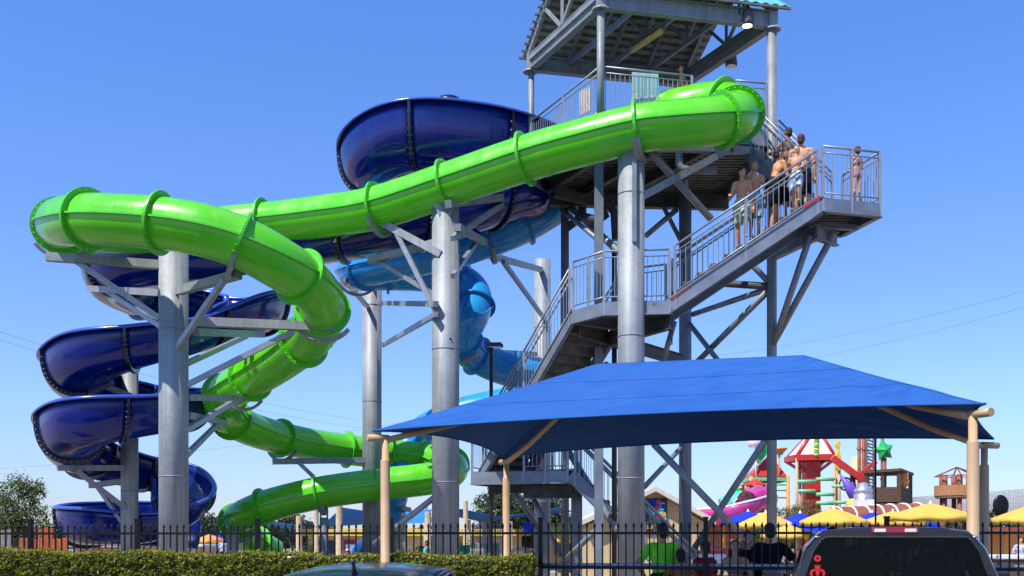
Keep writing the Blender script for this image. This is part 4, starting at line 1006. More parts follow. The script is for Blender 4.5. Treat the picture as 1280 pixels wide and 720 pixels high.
person(on_flight(.84,.25),PI*.86,1.34,'small blond boy in white and blue shorts near the upper landing',0,2,[('long_shorts',WHT)],arms=('rail','bent'),legs='step',child=.6,slim=.9,pitch=-.25)
person(on_flight(.905,.82),-.3,1.80,'broad man with bare back at the top of the front flight',0,1,[('long_shorts',NX)],arms=('rail','down'),legs='stand',slim=1.08,pitch=-.15)
person((6.30,23.75,9.25),.6,1.75,'dark haired man in the shade beside the upper stair rail',2,0,[('long_shorts',BLK)],arms=('railup','down'))
person((7.35,22.15,ZN+.002),.25,1.24,'girl in a bikini standing alone on the right landing',0,1,[('bikini',BIK),('briefs',BIK)],arms=('folded','folded'),child=.55,female=True,slim=.85)
person((4.06,24.25,ZD+.002),1.2,1.70,'dark haired woman looking over the top deck railing',1,0,[('bikini',REDC),('briefs',REDC)],arms=('rail','rail'),female=True,lean=.15,longhair=.6,yaw=.4)
# people behind the fence in the shade, backs to us
G0=.004
person((2.25,15.55,G0),.15,1.86,'man with short dark hair in a neon green shirt behind the fence',1,0,[('shirt',NEON),('long_shorts',DRK)],arms=('hip','rail'))
person((2.47,15.25,G0),.0,1.46,'shirtless dark haired boy in red shorts beside the neon green shirt',2,0,[('long_shorts',REDC)],arms=('out','out'),child=.4)
person((3.33,15.5,G0),PI*.95,1.62,'woman with long dark hair and a grey bikini top, hands clasped',0,0,[('bikini',GRYC),('shorts',DRK)],arms=('folded','folded'),female=True,longhair=1.2,pitch=-.3)
person((3.63,15.95,G0),PI*1.02,1.74,'pale person in a black top facing us behind the fence',3,0,[('shirt',BLK),('shorts',BLK)],arms=('down','down'))
person((3.86,15.6,G0),.1,1.86,'heavy man in a black shirt with his back to the fence',0,0,[('shirt',NX),('long_shorts',BLK)],arms=('down','hip'),slim=1.06)
person((3.02,16.3,G0),.5,1.58,'small dark haired child in red and blue behind the fence post',1,0,[('shirt',REDC),('shorts',NX)],arms=('down','down'),child=.3)
person((4.62,15.0,G0),0,1.80,'dark haired man whose head shows above the truck roof at left',1,0,[('shirt',DRK),('long_shorts',NX)],arms=('down','down'))
person((5.25,15.6,G0),0,1.81,'dark haired woman whose head shows above the truck roof at right',1,0,[('shirt',GRYC),('shorts',NX)],arms=('down','down'),female=True)
# walkers farther inside the park
person((-2.75,33.5,G0),1.3,1.56,'boy in a turquoise shirt walking past the cream posts',1,0,[('shirt',TURQ),('shorts',TURQ)],arms=('bent','down'),legs='wide',vox=.018)
FARP=[(-13.2,47.5,'white shirt',WHT,0,'bather in a white patterned shirt by the loungers at left'),(-12.35,46,'grey',GRYC,2,'bather in grey standing near the end of the green slide'),(-6.3,46,'orange',ORC,1,'bather in orange near the cream wall'),(-5.7,47,'blue',BLU,0,'bather in pale blue beside the one in orange'),(18.9,38.5,'navy',NX,1,'man in navy near the far right umbrella'),(17.6,36,'white',WHT,0,'person in white and blue by the bins at right'),(3.35,52,'red',REDC,0,'bather in red under the yellow awning'),(6.2,40,'white',WHT,1,'bather in a white top behind the clasped hands')]
for x,y,_,c,sk,lab in FARP: person((x,y,G0),(x*7)%6,1.66,lab,sk,0,[('shirt',c),('shorts',DRK)],arms=('down','bent'),vox=.02)
# ------------------------------------------------------------------ trees and shrubs
def tree(name,label,loc,h,crown,n,ls,mats,trunk_r=.16,seed=1,limbs=7,group=None,sparse=.0,cat='tree'):
    loc=V(loc); R=random.Random(seed); t=thing(name,label,cat,loc,group)
    b=MB(); c0=sum((V(c[0]) for c in crown),V((0,0,0)))/len(crown); zl=min(c[0][2]-c[1]*.6 for c in crown)
    top=loc+V((c0.x*.6,c0.y*.6,c0.z)); b.tube([loc,loc+V((R.uniform(-.1,.1),0,zl*.5)),loc+V((c0.x*.3,0,max(.2,zl))),top],[trunk_r*1.25,trunk_r,trunk_r*.8,trunk_r*.3],9)
    for c,r in crown:
        e=loc+V(c); s=loc.lerp(top,R.uniform(.45,.9)); mid=s.lerp(e,.5)+V((0,0,.15*r)); b.tube([s,mid,e],[trunk_r*.4,trunk_r*.28,trunk_r*.1],6)
        for k in range(limbs):
            d=V((R.gauss(0,1),R.gauss(0,1),R.gauss(.3,1))).normalized(); b.tube([mid.lerp(e,R.random()),e+d*r*.5,e+d*r*R.uniform(.8,1.15)],[trunk_r*.16,trunk_r*.1,trunk_r*.03],5)
    b.build('trunk',M['bark'],t)
    L=MB(); tot=sum(r**2 for _,r in crown)
    for c,r in crown:
        k=int(n*r*r/tot); ncl=max(6,int(k/34)); 
        for _ in range(ncl):
            d=V((R.gauss(0,1),R.gauss(0,1),R.gauss(0,.85))).normalized(); rr=r*(R.random()**.45)*R.uniform(.85,1.12); cp=loc+V(c)+d*rr
            tone=R.random(); cs=R.uniform(.10,.22)*max(.5,r**.5)
            for _ in range(34):
                p=cp+V((R.gauss(0,1),R.gauss(0,1),R.gauss(0,.8)))*cs
                q=R.random()*.5+tone*.5; leaf(L,p,ls*R.uniform(.7,1.3),0 if q<.36 else 1 if q<.66 else 2,R,flat=.3)
    L.build('crown',mats,t); return t
tree('young_tree','feathery light green tree beyond the fence at the far left',(P(20,672,27).x,27,0),3.4,[((-.25,0,2.5),.62),((.30,0,2.25),.50),((-.05,.1,1.75),.6),((.42,.1,2.85),.34),((-.55,0,1.6),.55),((.1,0,3.05),.30)],9500,.038,M['tleaf'],.07,seed=4)
tree('shrub','small round yellow green shrub beside the feathery tree',(P(52,672,30).x,30,0),2.3,[((0,0,1.85),.38),((-.4,0,1.7),.35),((.2,.2,1.5),.4)],1800,.05,M['tleaf'],.05,seed=5,cat='shrub')
tree('oak_tree','broad dark green oak tree seen under the stair landing',(P(640,672,62).x,62,0),5.0,[((-1.1,0,3.6),1.15),((.5,.3,3.4),1.3),((1.9,.2,3.2),1.2),((-.2,0,2.5),1.2),((1.2,0,2.2),1.2),((-1.3,0,2.3),1.0),((2.8,.3,2.4),1.0),((2.2,0,3.5),.7),((-.7,0,4.3),.6)],17000,.09,M['oleaf'],.22,seed=8)
fl=[M['tleaf'][1],M['tleaf'][0],M['redf']]
for i,(px,d,w_,top) in enumerate(((952,52,.85,640),(985,50,1.0,628),(1012,51,1.0,622),(1038,53,.9,634),(968,46,.7,648))):
    z=EYE+(HOR-top)/F*d
    tree('flowering_shrub',('narrow flowering shrub behind the dark umbrella cone','red flowered shrub just left of the big red post','tallest red flowered shrub, under the big red post','red flowered shrub behind the foremost yellow umbrella','lowest red flowered shrub by the steel column')[i],(P(px,672,d).x,d,0),z,[((0,0,z-.55),w_*.6),((-.5*w_,0,z-.9),w_*.6),((.5*w_,.1,z-1.0),w_*.6),((0,0,z-1.4),w_*.8)],2600,.06,fl,.06,seed=20+i,group='red flowered shrubs',cat='shrub')
for i,(px,d,hh) in enumerate(((548,44,1.75),(562,46,1.9),(388,50,1.6),(598,48,1.5),(1150,40,2.2),(1195,41,2.5),(1105,43,2.0),(945,30,1.7))):
    tree('low_shrub',('pale grassy shrub beside the walking boy','yellow green shrub left of the middle column','dark shrub between the cream posts','olive shrub beyond the green mesh sheet','dark shrub under the large yellow umbrella','dark shrub right of the large yellow umbrella','shrub between the yellow and blue umbrellas','red leaved bush behind the man in black')[i],(P(px,672,d).x,d,0),hh,[((0,0,hh-.4),.5),((-.45,0,hh-.6),.45),((.5,0,hh-.65),.5),((0,0,.6),.6)],1700,.06,M['tleaf'] if i<4 else (M['oleaf'] if i<7 else fl),.04,seed=40+i,group='shrubs among the pool buildings',cat='shrub')
# far woods, one mass
def woods():
    R=random.Random(11); L=MB(); hh=lambda x: 3.4+1.2*math.sin(x*.11)+1.0*math.sin(x*.37+1)+.7*math.sin(x*.9)
    for i in range(190):
        x=-95+i; L.prism([(x,158,0),(x+1,158,0),(x+1,158,max(.5,hh(x+1)*.8)),(x,158,max(.5,hh(x)*.8))],(0,8,0),2)
    for i in range(42000):
        x=R.uniform(-95,95); y=R.uniform(153,160); z=max(.8,hh(x))*(R.random()**.5)*R.uniform(.85,1.12); leaf(L,V((x,y,z)),R.uniform(.2,.42),R.choice((0,1,2,2)),R)
    o=L.build('far_woods',M['oleaf']); tag(o,'dark line of far trees along the horizon','woods',kind='stuff')
woods()

# ------------------------------------------------------------------ left: board fences
def boards(name,px0,px1,d0,d1,ytop,label,m,w=.14,cat='fence',grp=None):
    a=P(px0,672,d0); b=P(px1,672,d1); h=EYE+(HOR-ytop)/F*(d0+d1)/2; a.z=b.z=0
    t=thing(name,label,cat,(a+b)/2,grp); L=(b-a).length; n=int(L/w); q=MB(); u=(b-a).normalized(); R=random.Random(int(px0)+5)
    for i in range(n):
        p=a+u*w*(i+.5); hh=h+R.uniform(-.03,.03); q.beam(p,p+V((0,0,hh)),w*.93,.025,up=(0,1,0))
    q.build('board_panel',m,t); q=MB()
    for z in (.4,h*.75): q.beam(a+V((0,.04,z)),b+V((0,.04,z)),.05,.09)
    q.build('rail',m,t)
boards('board_fence',-90,22,24,24,662,'grey weathered board fence at the far left edge',M['fencegrey'])
boards('board_fence',22,92,26,26,673,'short red stained board screen in front of the long red one',M['redwood'])
boards('board_fence',22,70,28.5,28.5,660,'taller red stained board screen behind the short one',M['redwood'])
t=thing('low_building','terracotta and white low building behind the navy slide','building',(P(128,672,44).x,44,0))
q=MB(); a=P(92,672,44); b=P(250,672,46); q.prism([(a.x,44,0),(b.x,46,0),(b.x,50,0),(a.x,48,0)],(0,0,1.25)); q.build('wall',mat('terracotta blocks',(.5,.22,.13),rough=.8,col2=(.62,.5,.4),scale=1.3,cramp=(.48,.52)),t)
q=MB(); q.prism([(a.x-.2,43.8,1.25),(b.x+.2,45.8,1.25),(b.x+.2,50.2,1.25),(a.x-.2,48.2,1.25)],(0,0,.1)); q.build('roof',M['white'],t)

# ------------------------------------------------------------------ shade sails and cream posts
def post(px,d,wpx,ytop,label):
    pier(px,d,wpx,ytop,label,'cream posts of the shade sails','sail_post','tan2')
for a in ((374,36,8,645,'leftmost cream sail post'),(395,41,6.5,637,'cream sail post right behind the short dark post'),(424,37,8.5,632,'cream sail post left of the far steel column'),(535,38,8,640,'stout cream post beside the walking boy'),(532,47,5,633,'slim cream post behind the stout one'),(582,44,6,626,'tall cream post just right of the middle column'),(606,50,5,651,'short cream post under the stair landing, left one'),(637,46,8,652,'short cream post behind the tan canopy post'),(586,46,5,650,'low thin cream post right of the tall one')): post(*a)
def sail(label,pts,m='ublue',sag=.25):
    t=thing('shade_sail',label,'shade sail',V(pts[0]),'blue shade sails'); P4=[V(p) for p in pts]
    if len(P4)==3: P4.append(P4[2])
    n=12; rows=[]
    for j in range(n+1):
        v=j/n; r=[]
        for i in range(n+1):
            u=i/n; p=(P4[0].lerp(P4[1],u)).lerp(P4[3].lerp(P4[2],u),v)
            c=(P4[0]+P4[1]+P4[2]+P4[3])/4
            k=(4*u*(1-u)*(1-4*v*(1-v))+4*v*(1-v)*(1-4*u*(1-u)))*.12
            p=p.lerp(V((c.x,c.y,p.z)),max(0,k)); p.z-=sag*16*u*(1-u)*v*(1-v)*.5; r.append(p)
        rows.append(r)
    q=MB(); q.grid(rows); q.build('cloth',m2 if (m2:=M['sailblue']) else None,t,solid=.01)
M['sailblue']=fabric('sail cloth blue',(.03,.20,.55),(.05,.26,.65),.12)
sail('blue sail rising to the cream post left of the far steel column',[P(394,659,39),P(426,634,37),P(470,640,47),P(452,656,50)])
sail('blue sail sloping behind the squat pier',[P(478,640,46),P(540,637,47),P(545,653,40),P(480,655,42)])
sail('blue sail right of the middle column',[P(575,636,44),P(640,648,47),P(612,653,52),P(560,645,50)])
sail('long dark blue sail crossing in front of the oak tree',[P(600,650,50),P(712,632,46),P(716,640,58),P(640,644,60)])
sail('pale sail low behind the leftmost post',[P(330,652,60),P(372,656,50),P(395,660,58),P(350,660,62)])

# ------------------------------------------------------------------ pool buildings
def block(name,label,px0,px1,d,depth,ztop,wall,fascia=None,fz=.35,roofm=None,over=.5):
    a=P(px0,672,d).x; b=P(px1,672,d).x; t=thing(name,label,'building',((a+b)/2,d,0))
    q=MB(); q.prism([(a,d,0),(b,d,0),(b,d+depth,0),(a,d+depth,0)],(0,0,ztop)); q.build('wall',wall,t)
    if fascia:
        q=MB(); q.prism([(a-over,d-over,ztop),(b+over,d-over,ztop),(b+over,d+depth+over,ztop),(a-over,d+depth+over,ztop)],(0,0,fz)); q.build('roof',fascia,t)
    return t,a,b
t,a,b=block('snack_building','long cream pool building with yellow fascia behind the cream posts',385,652,58,8,1.75,M['cream'],M['yel'],.38)
for px,w_,m,z0,z1 in ((446,1.6,M['white'],.3,1.5),(560,1.2,M['dark'],0,1.5),(410,1.1,M['dark'],0,1.5)):
    x=P(px,672,58).x; q=MB(); q.box((x,57.99,(z0+z1)/2),(w_,.06,z1-z0)); q.build('door' if z0==0 else 'window',m,t)
q=MB(); x=P(437,672,57.8).x; q.box((x,57.9,1.05),(.75,.05,.95)); s=q.build('poster',M['maroon'],t); q=MB(); q.box((x,57.86,1.1),(.45,.03,.35)); q.build('poster_panel',M['white'],s)
t,a,b=block('awning_kiosk','kiosk with a bright yellow awning left of the gabled building',690,750,50,5,2.0,M['cream'],M['trim'],.25)
q=MB(); xa,xb=P(672,672,49).x,P(742,672,49).x; q.grid([[V((xa+(xb-xa)*i/12,49.4-1.2*v,2.35-.75*v-.03*math.cos(i*PI))) for i in range(13)] for v in (0,.33,.66,1)]); q.grid([[V((xa+(xb-xa)*i/24,48.2,1.6)) for i in range(25)],[V((xa+(xb-xa)*i/24,48.2,1.42-.04*(i%2))) for i in range(25)]]); q.build('awning',M['yellow'],t,solid=.02)
q=MB(); q.box((xa-.35,49.5,2.1),(.7,.5,.6)); q.build('blue_panel',M['ublue'],t)
q=MB(); q.box(((xa+xb)/2+.4,49.85,1.1),(1.8,.1,.5)); q.build('counter_opening',M['rust'],t)
# gabled building with its sign
t=thing('gabled_building','tan gabled building with a colourful sign behind the lower stairs','building',(P(835,672,42).x,42,0))
d=42; ap=P(818,611,d); er=P(892,652,d); q=MB()
q.prism([(ap.x-2.6,d,0),(er.x-.25,d,0),(er.x-.25,d,er.z-.1),(ap.x,d,ap.z-.1),(ap.x-2.6,d,er.z-.1)],(0,9,0)); q.build('wall',M['cream'],t)
q=MB()
for e in (er,V((ap.x-2.9,d,er.z))): q.prism([(ap.x,d-.5,ap.z-.12),(e.x,d-.5,e.z-.12),(e.x,d-.5,e.z+.08),(ap.x,d-.5,ap.z+.08)],(0,10,0))
q.build('roof',M['trim'],t)
sx0,sx1=P(806,672,41.9).x,P(834,672,41.9).x; q=MB(); z0,z1=EYE+(HOR-668)/F*41.9,EYE+(HOR-629)/F*41.9
q.box(((sx0+sx1)/2,41.95,(z0+z1)/2+.1),(sx1-sx0,.06,z1-z0+.2)); sg=q.build('sign',M['dark'],t)
R=random.Random(5)
for i in range(16):
    q=MB(); c=V((R.uniform(sx0+.12,sx1-.12),41.90-.004*i,R.uniform(z0+.62,z1+.1))); q.lathe((0,0,0),[(.11,0),(.11,.02)],9); q.v=[c+V((p.x,-p.z,p.y)) for p in q.v]; q.build('sign_dot',R.choice([M['red'],M['teal'],M['orange'],M['ublue'],M['ublue']]),sg)
def text(s,loc,size,m,parent,rot=0,ext=.01):
    c=bpy.data.curves.new('txt','FONT'); c.body=s; c.size=size; c.extrude=ext; c.align_x='CENTER'
    o=bpy.data.objects.new('tmp',c); C.objects.link(o); dg=bpy.context.evaluated_depsgraph_get(); me=bpy.data.meshes.new_from_object(o.evaluated_get(dg)); bpy.data.objects.remove(o)
    q=bpy.data.objects.new('lettering',me); C.objects.link(q); me.materials.clear(); me.materials.append(m); q.parent=parent; q.location=V(loc)-parent_world(parent); q.rotation_euler=(PI/2,0,rot); return q
text('SUIT UP!',((sx0+sx1)/2-.02,41.90,z0+.22),.19,M['yel'],sg)
t,a,b=block('brick_building','brick red low building behind the pink slide',868,960,62,8,2.6,mat('brick wash',(.38,.17,.10),rough=.85,var=.3,scale=3),M['rust'],.25)
t,a,b=block('orange_kiosk','orange kiosk under the far right yellow umbrella',1256,1330,46,4,1.9,M['orange'],M['rust'],.2)
# rust red barrel canopies with white hoops
t=thing('barrel_canopy','rust red barrel canopy with white hoops above the umbrellas','canopy',(P(1095,672,50).x,50,0))
a,b=P(1045,636,50),P(1145,632,50); q=MB(); rows=[]
for i in range(31): rows.append([V((a.x+(b.x-a.x)*i/30,50+1.2*math.sin(an),2.55+.55*math.cos(an)+.2*i/30)) for an in [-PI/2+PI*k/8 for k in range(9)]])
q.grid(rows); q.build('cover',M['rust'],t,solid=.02); q=MB()
for i in range(0,31,5): q.tube([p+V((0,0,.02)) for p in rows[i]],.05,6)
q.build('hoop',M['white'],t); q=MB()
for x in (a.x+.2,(a.x+b.x)/2,b.x-.2): q.tube([(x,49,0),(x,49,2.6)],.06,8); q.tube([(x,51,0),(x,51,2.6)],.06,8)
q.beam((a.x,48.85,2.5),(b.x,48.85,2.7),.1,.22); q.build('frame',M['cream'],t)
# ------------------------------------------------------------------ market umbrellas
def umbrella(px,d,wpx,ytop,yeave,label,m,rot=.2,grp='market umbrellas by the pool'):
    x=P(px,672,d).x; r=wpx/F*d/2; zt=EYE+(HOR-ytop)/F*d; ze=EYE+(HOR-yeave)/F*d
    t=thing('market_umbrella',label,'umbrella',(x,d,0),grp); q=MB(); n=8; rows=[]
    for v in (0.04,.2,.45,.7,.9,1):
        row=[]
        for k in range(n*4+1):
            an=2*PI*k/(n*4)+rot; e=abs(((k%4)/4)-.5)*2; sc=1-.06*(1-e)
            row.append(V((x+r*v*sc*math.cos(an),d+r*v*sc*math.sin(an),zt-(zt-ze)*(v**1.12)-.05*(1-e)*v)))
        rows.append(row)
    rows.append([p+V((0,0,-.14)) for p in rows[-1]])
    q.grid(rows); q.build('canopy',m,t,solid=.012)
    q=MB(); q.lathe((x,d,0),[(.28,0),(.28,.08),(.03,.1),(.03,zt-.02)],10); q.build('pole',M['tan'],t)
    q=MB(); q.lathe((x,d,zt-.03),[(.07,0),(.06,.03),(.03,.05),(.035,.10),(.012,.12)],10); q.build('finial',M['white'],t)
    q=MB()
    for k in range(n):
        an=2*PI*k/n+rot; q.tube([(x,d,zt-.12),(x+r*.97*math.cos(an),d+r*.97*math.sin(an),ze-.06)],.018,5); q.tube([(x,d,ze-.1),(x+r*.5*math.cos(an),d+r*.5*math.sin(an),(zt+ze)/2-.05)],.015,5)
    q.build('rib',M['tan'],t)
for a in ((1163,33,108,629,645,'large yellow umbrella nearest the right post',M['yellow'],.3),(1042,36,86,635,651,'foremost yellow umbrella left of the truck light',M['yellow'],.1),(1116,40,76,639,652,'yellow umbrella between the two front yellow ones',M['yellow'],.5),(957,41,74,640,655,'yellow umbrella cut by the tower column',M['yellow'],.2),(1000,41,62,641,655,'bright blue umbrella in front of the red flowered shrubs',M['ublue'],.4),(1090,44,60,640,654,'blue umbrella in the middle between yellow ones',M['ublue'],.1),(1128,41,92,642,657,'blue umbrella tucked under the large yellow one',M['ublue'],.6),(935,44,64,639,651,'blue umbrella beside the pink slide',M['ublue'],.7),(1300,32,112,628,648,'pale yellow umbrella at the right edge',M['yellow'],.35),(985,37,70,656,668,'yellow umbrella low behind the people',M['yellow'],.15),(1020,45,50,655,664,'small blue umbrella low beside the truck',M['ublue'],.25)): umbrella(*a)
# ------------------------------------------------------------------ water playground
def Q(px,py,d=64): return P(px,py,d)
D=64
def bar(q,a,b,r=.07,d=D,mat=0): q.tube([Q(*a,d),Q(*b,d)],r,8,mat)
# red roofed play tower
t=thing('play_tower','play tower with red hipped roof and green eaves behind the steel column','play structure',(Q(960,672).x,D,0))
q=MB(); ap=Q(962,568,D+1.2); e=[Q(938,595,D),Q(984,596,D),V((Q(986,597,D).x,D+2.6,Q(985,596,D).z)),V((Q(940,597,D).x,D+2.6,Q(985,596,D).z))]
q.add(e+[ap],[(0,1,4),(1,2,4),(2,3,4),(3,0,4)]); q.build('roof',M['red'],t,solid=.05)
q=MB(); [q.beam(e[i]+V((0,0,-.16)),e[(i+1)%4]+V((0,0,-.16)),.16,.22) for i in range(4)]; q.build('eave_beam',M['ltgrn'],t)
for px,dy in ((939,0),(985,0),(976,2.4),(946,2.4)):
    q=MB(); x=Q(px,672).x; q.tube([(x,D+dy,0),(x,D+dy,e[0].z)],.11,10); q.build('post',M['orange'],t)
q=MB(); bar(q,(940,627),(956,627),.3); q.box(Q(948,624)+V((0,1,0)),(1.0,2.2,1.6)); q.build('side_panel',M['orange'],t)
for y in (606,613,622): q=MB(); bar(q,(940,y),(985,y),.05); q.build('crossbar',M['ltgrn'],t)
q=MB(); ap=Q(944,599,D-1); ee=[Q(925,607,D-2),Q(958,606,D-2),Q(958,606,D),Q(925,607,D)]; q.add(ee+[ap],[(0,1,4),(1,2,4),(2,3,4),(3,0,4)]); q.build('lower_roof',M['red'],t,solid=.05)
q=MB()
for px in (929,955): bar(q,(px,607),(px,660),.08,D-1.5)
q.build('post',M['orange'],t)
# green pennant block and the white bucket on top
t=thing('green_banner','tilted green panel fixed above the red play roof','panel',Q(954,566))
q=MB(); q.prism([Q(945,573),Q(958,556),Q(960,566),Q(950,579)],(0,.5,0)); q.build('panel',M['grn'],t)
t=thing('tipping_bucket','pale blue and white dump bucket high on the left of the playground','bucket',Q(944,557))
q=MB(); q.lathe(Q(944,560),[(.25,0),(.42,.1),(.48,.55),(.42,.6)],14); q.build('bucket',M['white'],t); q=MB(); q.tube([Q(940,556),Q(951,549)],.12,8); q.lathe(Q(948,551),[(.2,0),(.3,.3)],10); q.build('spout',M['teal'],t)
q=MB(); bar(q,(945,560),(945,600),.06); q.build('stand',M['white'],t)
t=thing('spray_funnel','small orange spray funnel right of the steel column','spray feature',Q(975,567))
q=MB(); q.lathe(Q(975,569),[(.12,0),(.35,.3),(.45,.35),(.45,.45)],12); q.build('funnel',M['orange'],t); q=MB(); bar(q,(974,569),(974,600),.06); q.build('pipe',M['orange'],t)
# pink and teal slides
def trough(name,label,pts,r,m,rimm,flat=False):
    path=spline([tuple(p) for p in pts],.25); fr=frames(path); t=thing(name,label,'water slide',V(path[-1])-V((0,0,path[-1][2])))
    q=MB(); rows=[]; l=[];rr=[]
    for p,(tt,s,u) in zip(path,fr):
        p=V(p[:3]); row=[p+(s*math.cos(a)+u*math.sin(a))*r for a in [PI-.25+(PI+.5)*k/14 for k in range(15)]]; rows.append(row); l.append(row[0]); rr.append(row[-1])
    q.grid(rows); q.build('trough',m,t,solid=.05); q=MB(); q.tube(l,.07,6); q.tube(rr,.07,6); q.build('rim',rimm,t); return t
t=trough('toddler_slide','bright pink curling open slide of the playground',[Q(956,624,62),Q(944,625,60.5),Q(930,630,59.5),Q(916,637,59.5),Q(900,640,60),Q(880,641,61),Q(866,641,62)],.75,M['pink'],M['white'])
q=MB(); q.tube([Q(955,622,62),Q(944,624,60.5),Q(934,628,59.8)],[.68,.72,.68],18,cap=False); q.build('tube_section',M['pink'],t)
for px in (905,925,945):
    q=MB(); bar(q,(px,650),(px,685),.08,60); q.build('post',M['orange'],t)
t=thing('tube_slide','short teal tube slide above the pink slide','water slide',(Q(920,672,63).x,63,0)); q=MB(); q.tube([Q(945,622,63),Q(930,625,63),Q(915,628,63),Q(902,633,63)],[.55,.6,.6,.5],16); q.build('tube_section',M['teal'],t); q=MB(); bar(q,(906,640),(906,672),.1,63); q.build('post',M['ltgrn'],t)
t=thing('green_bollard','green cup shaped spray head over the teal slide','spray feature',Q(920,620)); q=MB(); q.lathe(Q(920,625),[(.3,0),(.4,.2),(.42,.7),(.3,.75)],12); q.build('cup',M['grn'],t); q=MB(); bar(q,(920,624),(920,672),.08); q.build('stem',M['grn'],t)
# big red post with the pyramid frame
D2=60
t=thing('dump_tower','big red square post with red pyramid frame of white and blue sails','play structure',(Q(1019,672,D2).x,D2,0))
q=MB(); b=Q(1019,576,D2); q.box((b.x,D2+.8,b.z/2),(.85,.85,b.z)); q.build('mast',M['red'],t)
cs=[Q(995,572,D2),Q(1044,571,D2),V((Q(1045,572,D2).x,D2+2.4,Q(1044,571,D2).z)),V((Q(996,572,D2).x,D2+2.4,Q(1044,571,D2).z))]; ap=Q(1020,533,D2+1)
q=MB()
for i in range(4): q.beam(cs[i],cs[(i+1)%4],.22,.34); q.tube([cs[i],ap],.12,8); q.beam(cs[i]+V((0,0,-.1)),V((b.x,D2+.8,b.z-.9)),.12,.16)
q.build('frame',M['red'],t)
for i,m in ((0,M['white']),(1,M['teal']),(2,M['ublue']),(3,M['white'])):
    a,c=cs[i],cs[(i+1)%4]; g=(a+c)/2*.0; q=MB(); ctr=(a+c+ap)/3; pts=[p.lerp(ctr,.16)+V((0,0,.05)) for p in (a,c,ap)]; q.add(pts,[(0,1,2)]); q.build('sail',m,t,solid=.03)
q=MB(); s=[ap.lerp((cs[0]+cs[1])/2,.2).lerp(ap,0),(cs[0]+cs[1])/2]; n=9
for i in range(n):
    a=ap.lerp((cs[0]+cs[1])/2,.25+.75*i/n)+V((0,-.12,0)); c=ap.lerp((cs[0]+cs[1])/2,.25+.75*(i+.75)/n)+V((0,-.12,0)); q.tube([a,c],.14,8,mat=i%2)
q.build('striped_pole',[M['yel'],M['grn']],t)
for px,d in ((996,D2),(1043,D2),(1046,D2+2.2),(1000,D2+2.2)):
    q=MB(); x=Q(px,672,d).x; q.tube([(x,d,0),(x,d,cs[0].z)],.09,8); q.build('post',M['tan'],t)
for y,x0,x1 in ((602,996,1019),(614,996,1019),(599,1020,1043),(618,1020,1043),(629,1020,1043)): q=MB(); bar(q,(x0,y),(x1,y),.11,D2); q.build('crossbar',M['ltgrn'],t)
# yellow sea horse shaped column reduced to a wavy plaque on a pole
t=thing('yellow_plaque','tall wavy yellow cutout on a slim post right of the red pyramid','play feature',(Q(1049,672,59).x,59,0))
q=MB(); pts=[]
for i in range(13): pts.append(Q(1046.2-.9*math.sin(i*1.3)+abs(i-6)*.18,551+40*i/12*.92,59))
for i in range(12,-1,-1): pts.append(Q(1051+.9*math.sin(i*1.1)-abs(i-6)*.2,551+40*i/12*.92,59))
q.prism(pts,(0,.35,0)); q.build('cutout',M['yel'],t); q=MB(); bar(q,(1049,585),(1049,672),.09,59.2); q.build('post',M['tan'],t)
# red booms, slanted
t=thing('water_boom','red boom arms crossing in front of the brown cabin','spray feature',(Q(1073,672,58).x,58,0))
q=MB(); q.beam(Q(1040,572,58),Q(1084,604,58),.3,.34); q.beam(Q(1074,594,58),Q(1095,577,58),.2,.22); q.build('arm',M['red'],t); q=MB(); bar(q,(1066,590),(1066,640),.16,58.2); q.build('mast',M['dark'],t)
q=MB(); [q.tube([Q(1057,605,58.3)+V((.35*math.cos(a),0,.35*math.sin(a))),Q(1057,605,58.3)+V((.35*math.cos(a+.53),0,.35*math.sin(a+.53)))],.05,6) for a in [k*.5236 for k in range(12)]]; q.build('wheel',M['dark'],t)
for a_,b_ in (((1040,608),(1070,607)),((1043,628),(1066,628))): q=MB(); bar(q,a_,b_,.09,58.3); q.build('crossbar',M['ltgrn'],t)
t=thing('purple_cone','long purple cone tipped over beside the silver kettle','play feature',Q(1075,622,57))
q=MB(); q.tube([Q(1050,593,57),Q(1062,610,57),Q(1075,625,57)],[.03,.28,.5],14); q.build('cone',M['purple'],t); q=MB(); bar(q,(1072,625),(1072,672),.08,57.2); q.build('stand',M['tan'],t)
t=thing('yellow_pump','rounded yellow pump body below the purple cone','play feature',(Q(1067,672,56).x,56,0))
q=MB(); q.lathe((Q(1067,672,56).x,56,0),[(.25,0),(.25,3.0),(.4,3.1),(.42,3.5),(.2,3.75)],12); q.build('pump',M['yel'],t)
t=thing('silver_kettle','silver ribbed kettle shaped dump vessel on a pale box','play feature',(Q(1079,672,51).x,51,0))
c=Q(1079,622,51); q=MB(); q.lathe(c,[(.42,-.1),(.48,.15),(.36,.2),(.46,.26),(.44,.4),(.3,.5),(.22,.7),(.1,.74)],16); q.build('vessel',M['silver'],t); q=MB(); q.box((c.x,51,(c.z-.1)/2),(.8,.8,c.z-.1)); q.build('base',M['white'],t)
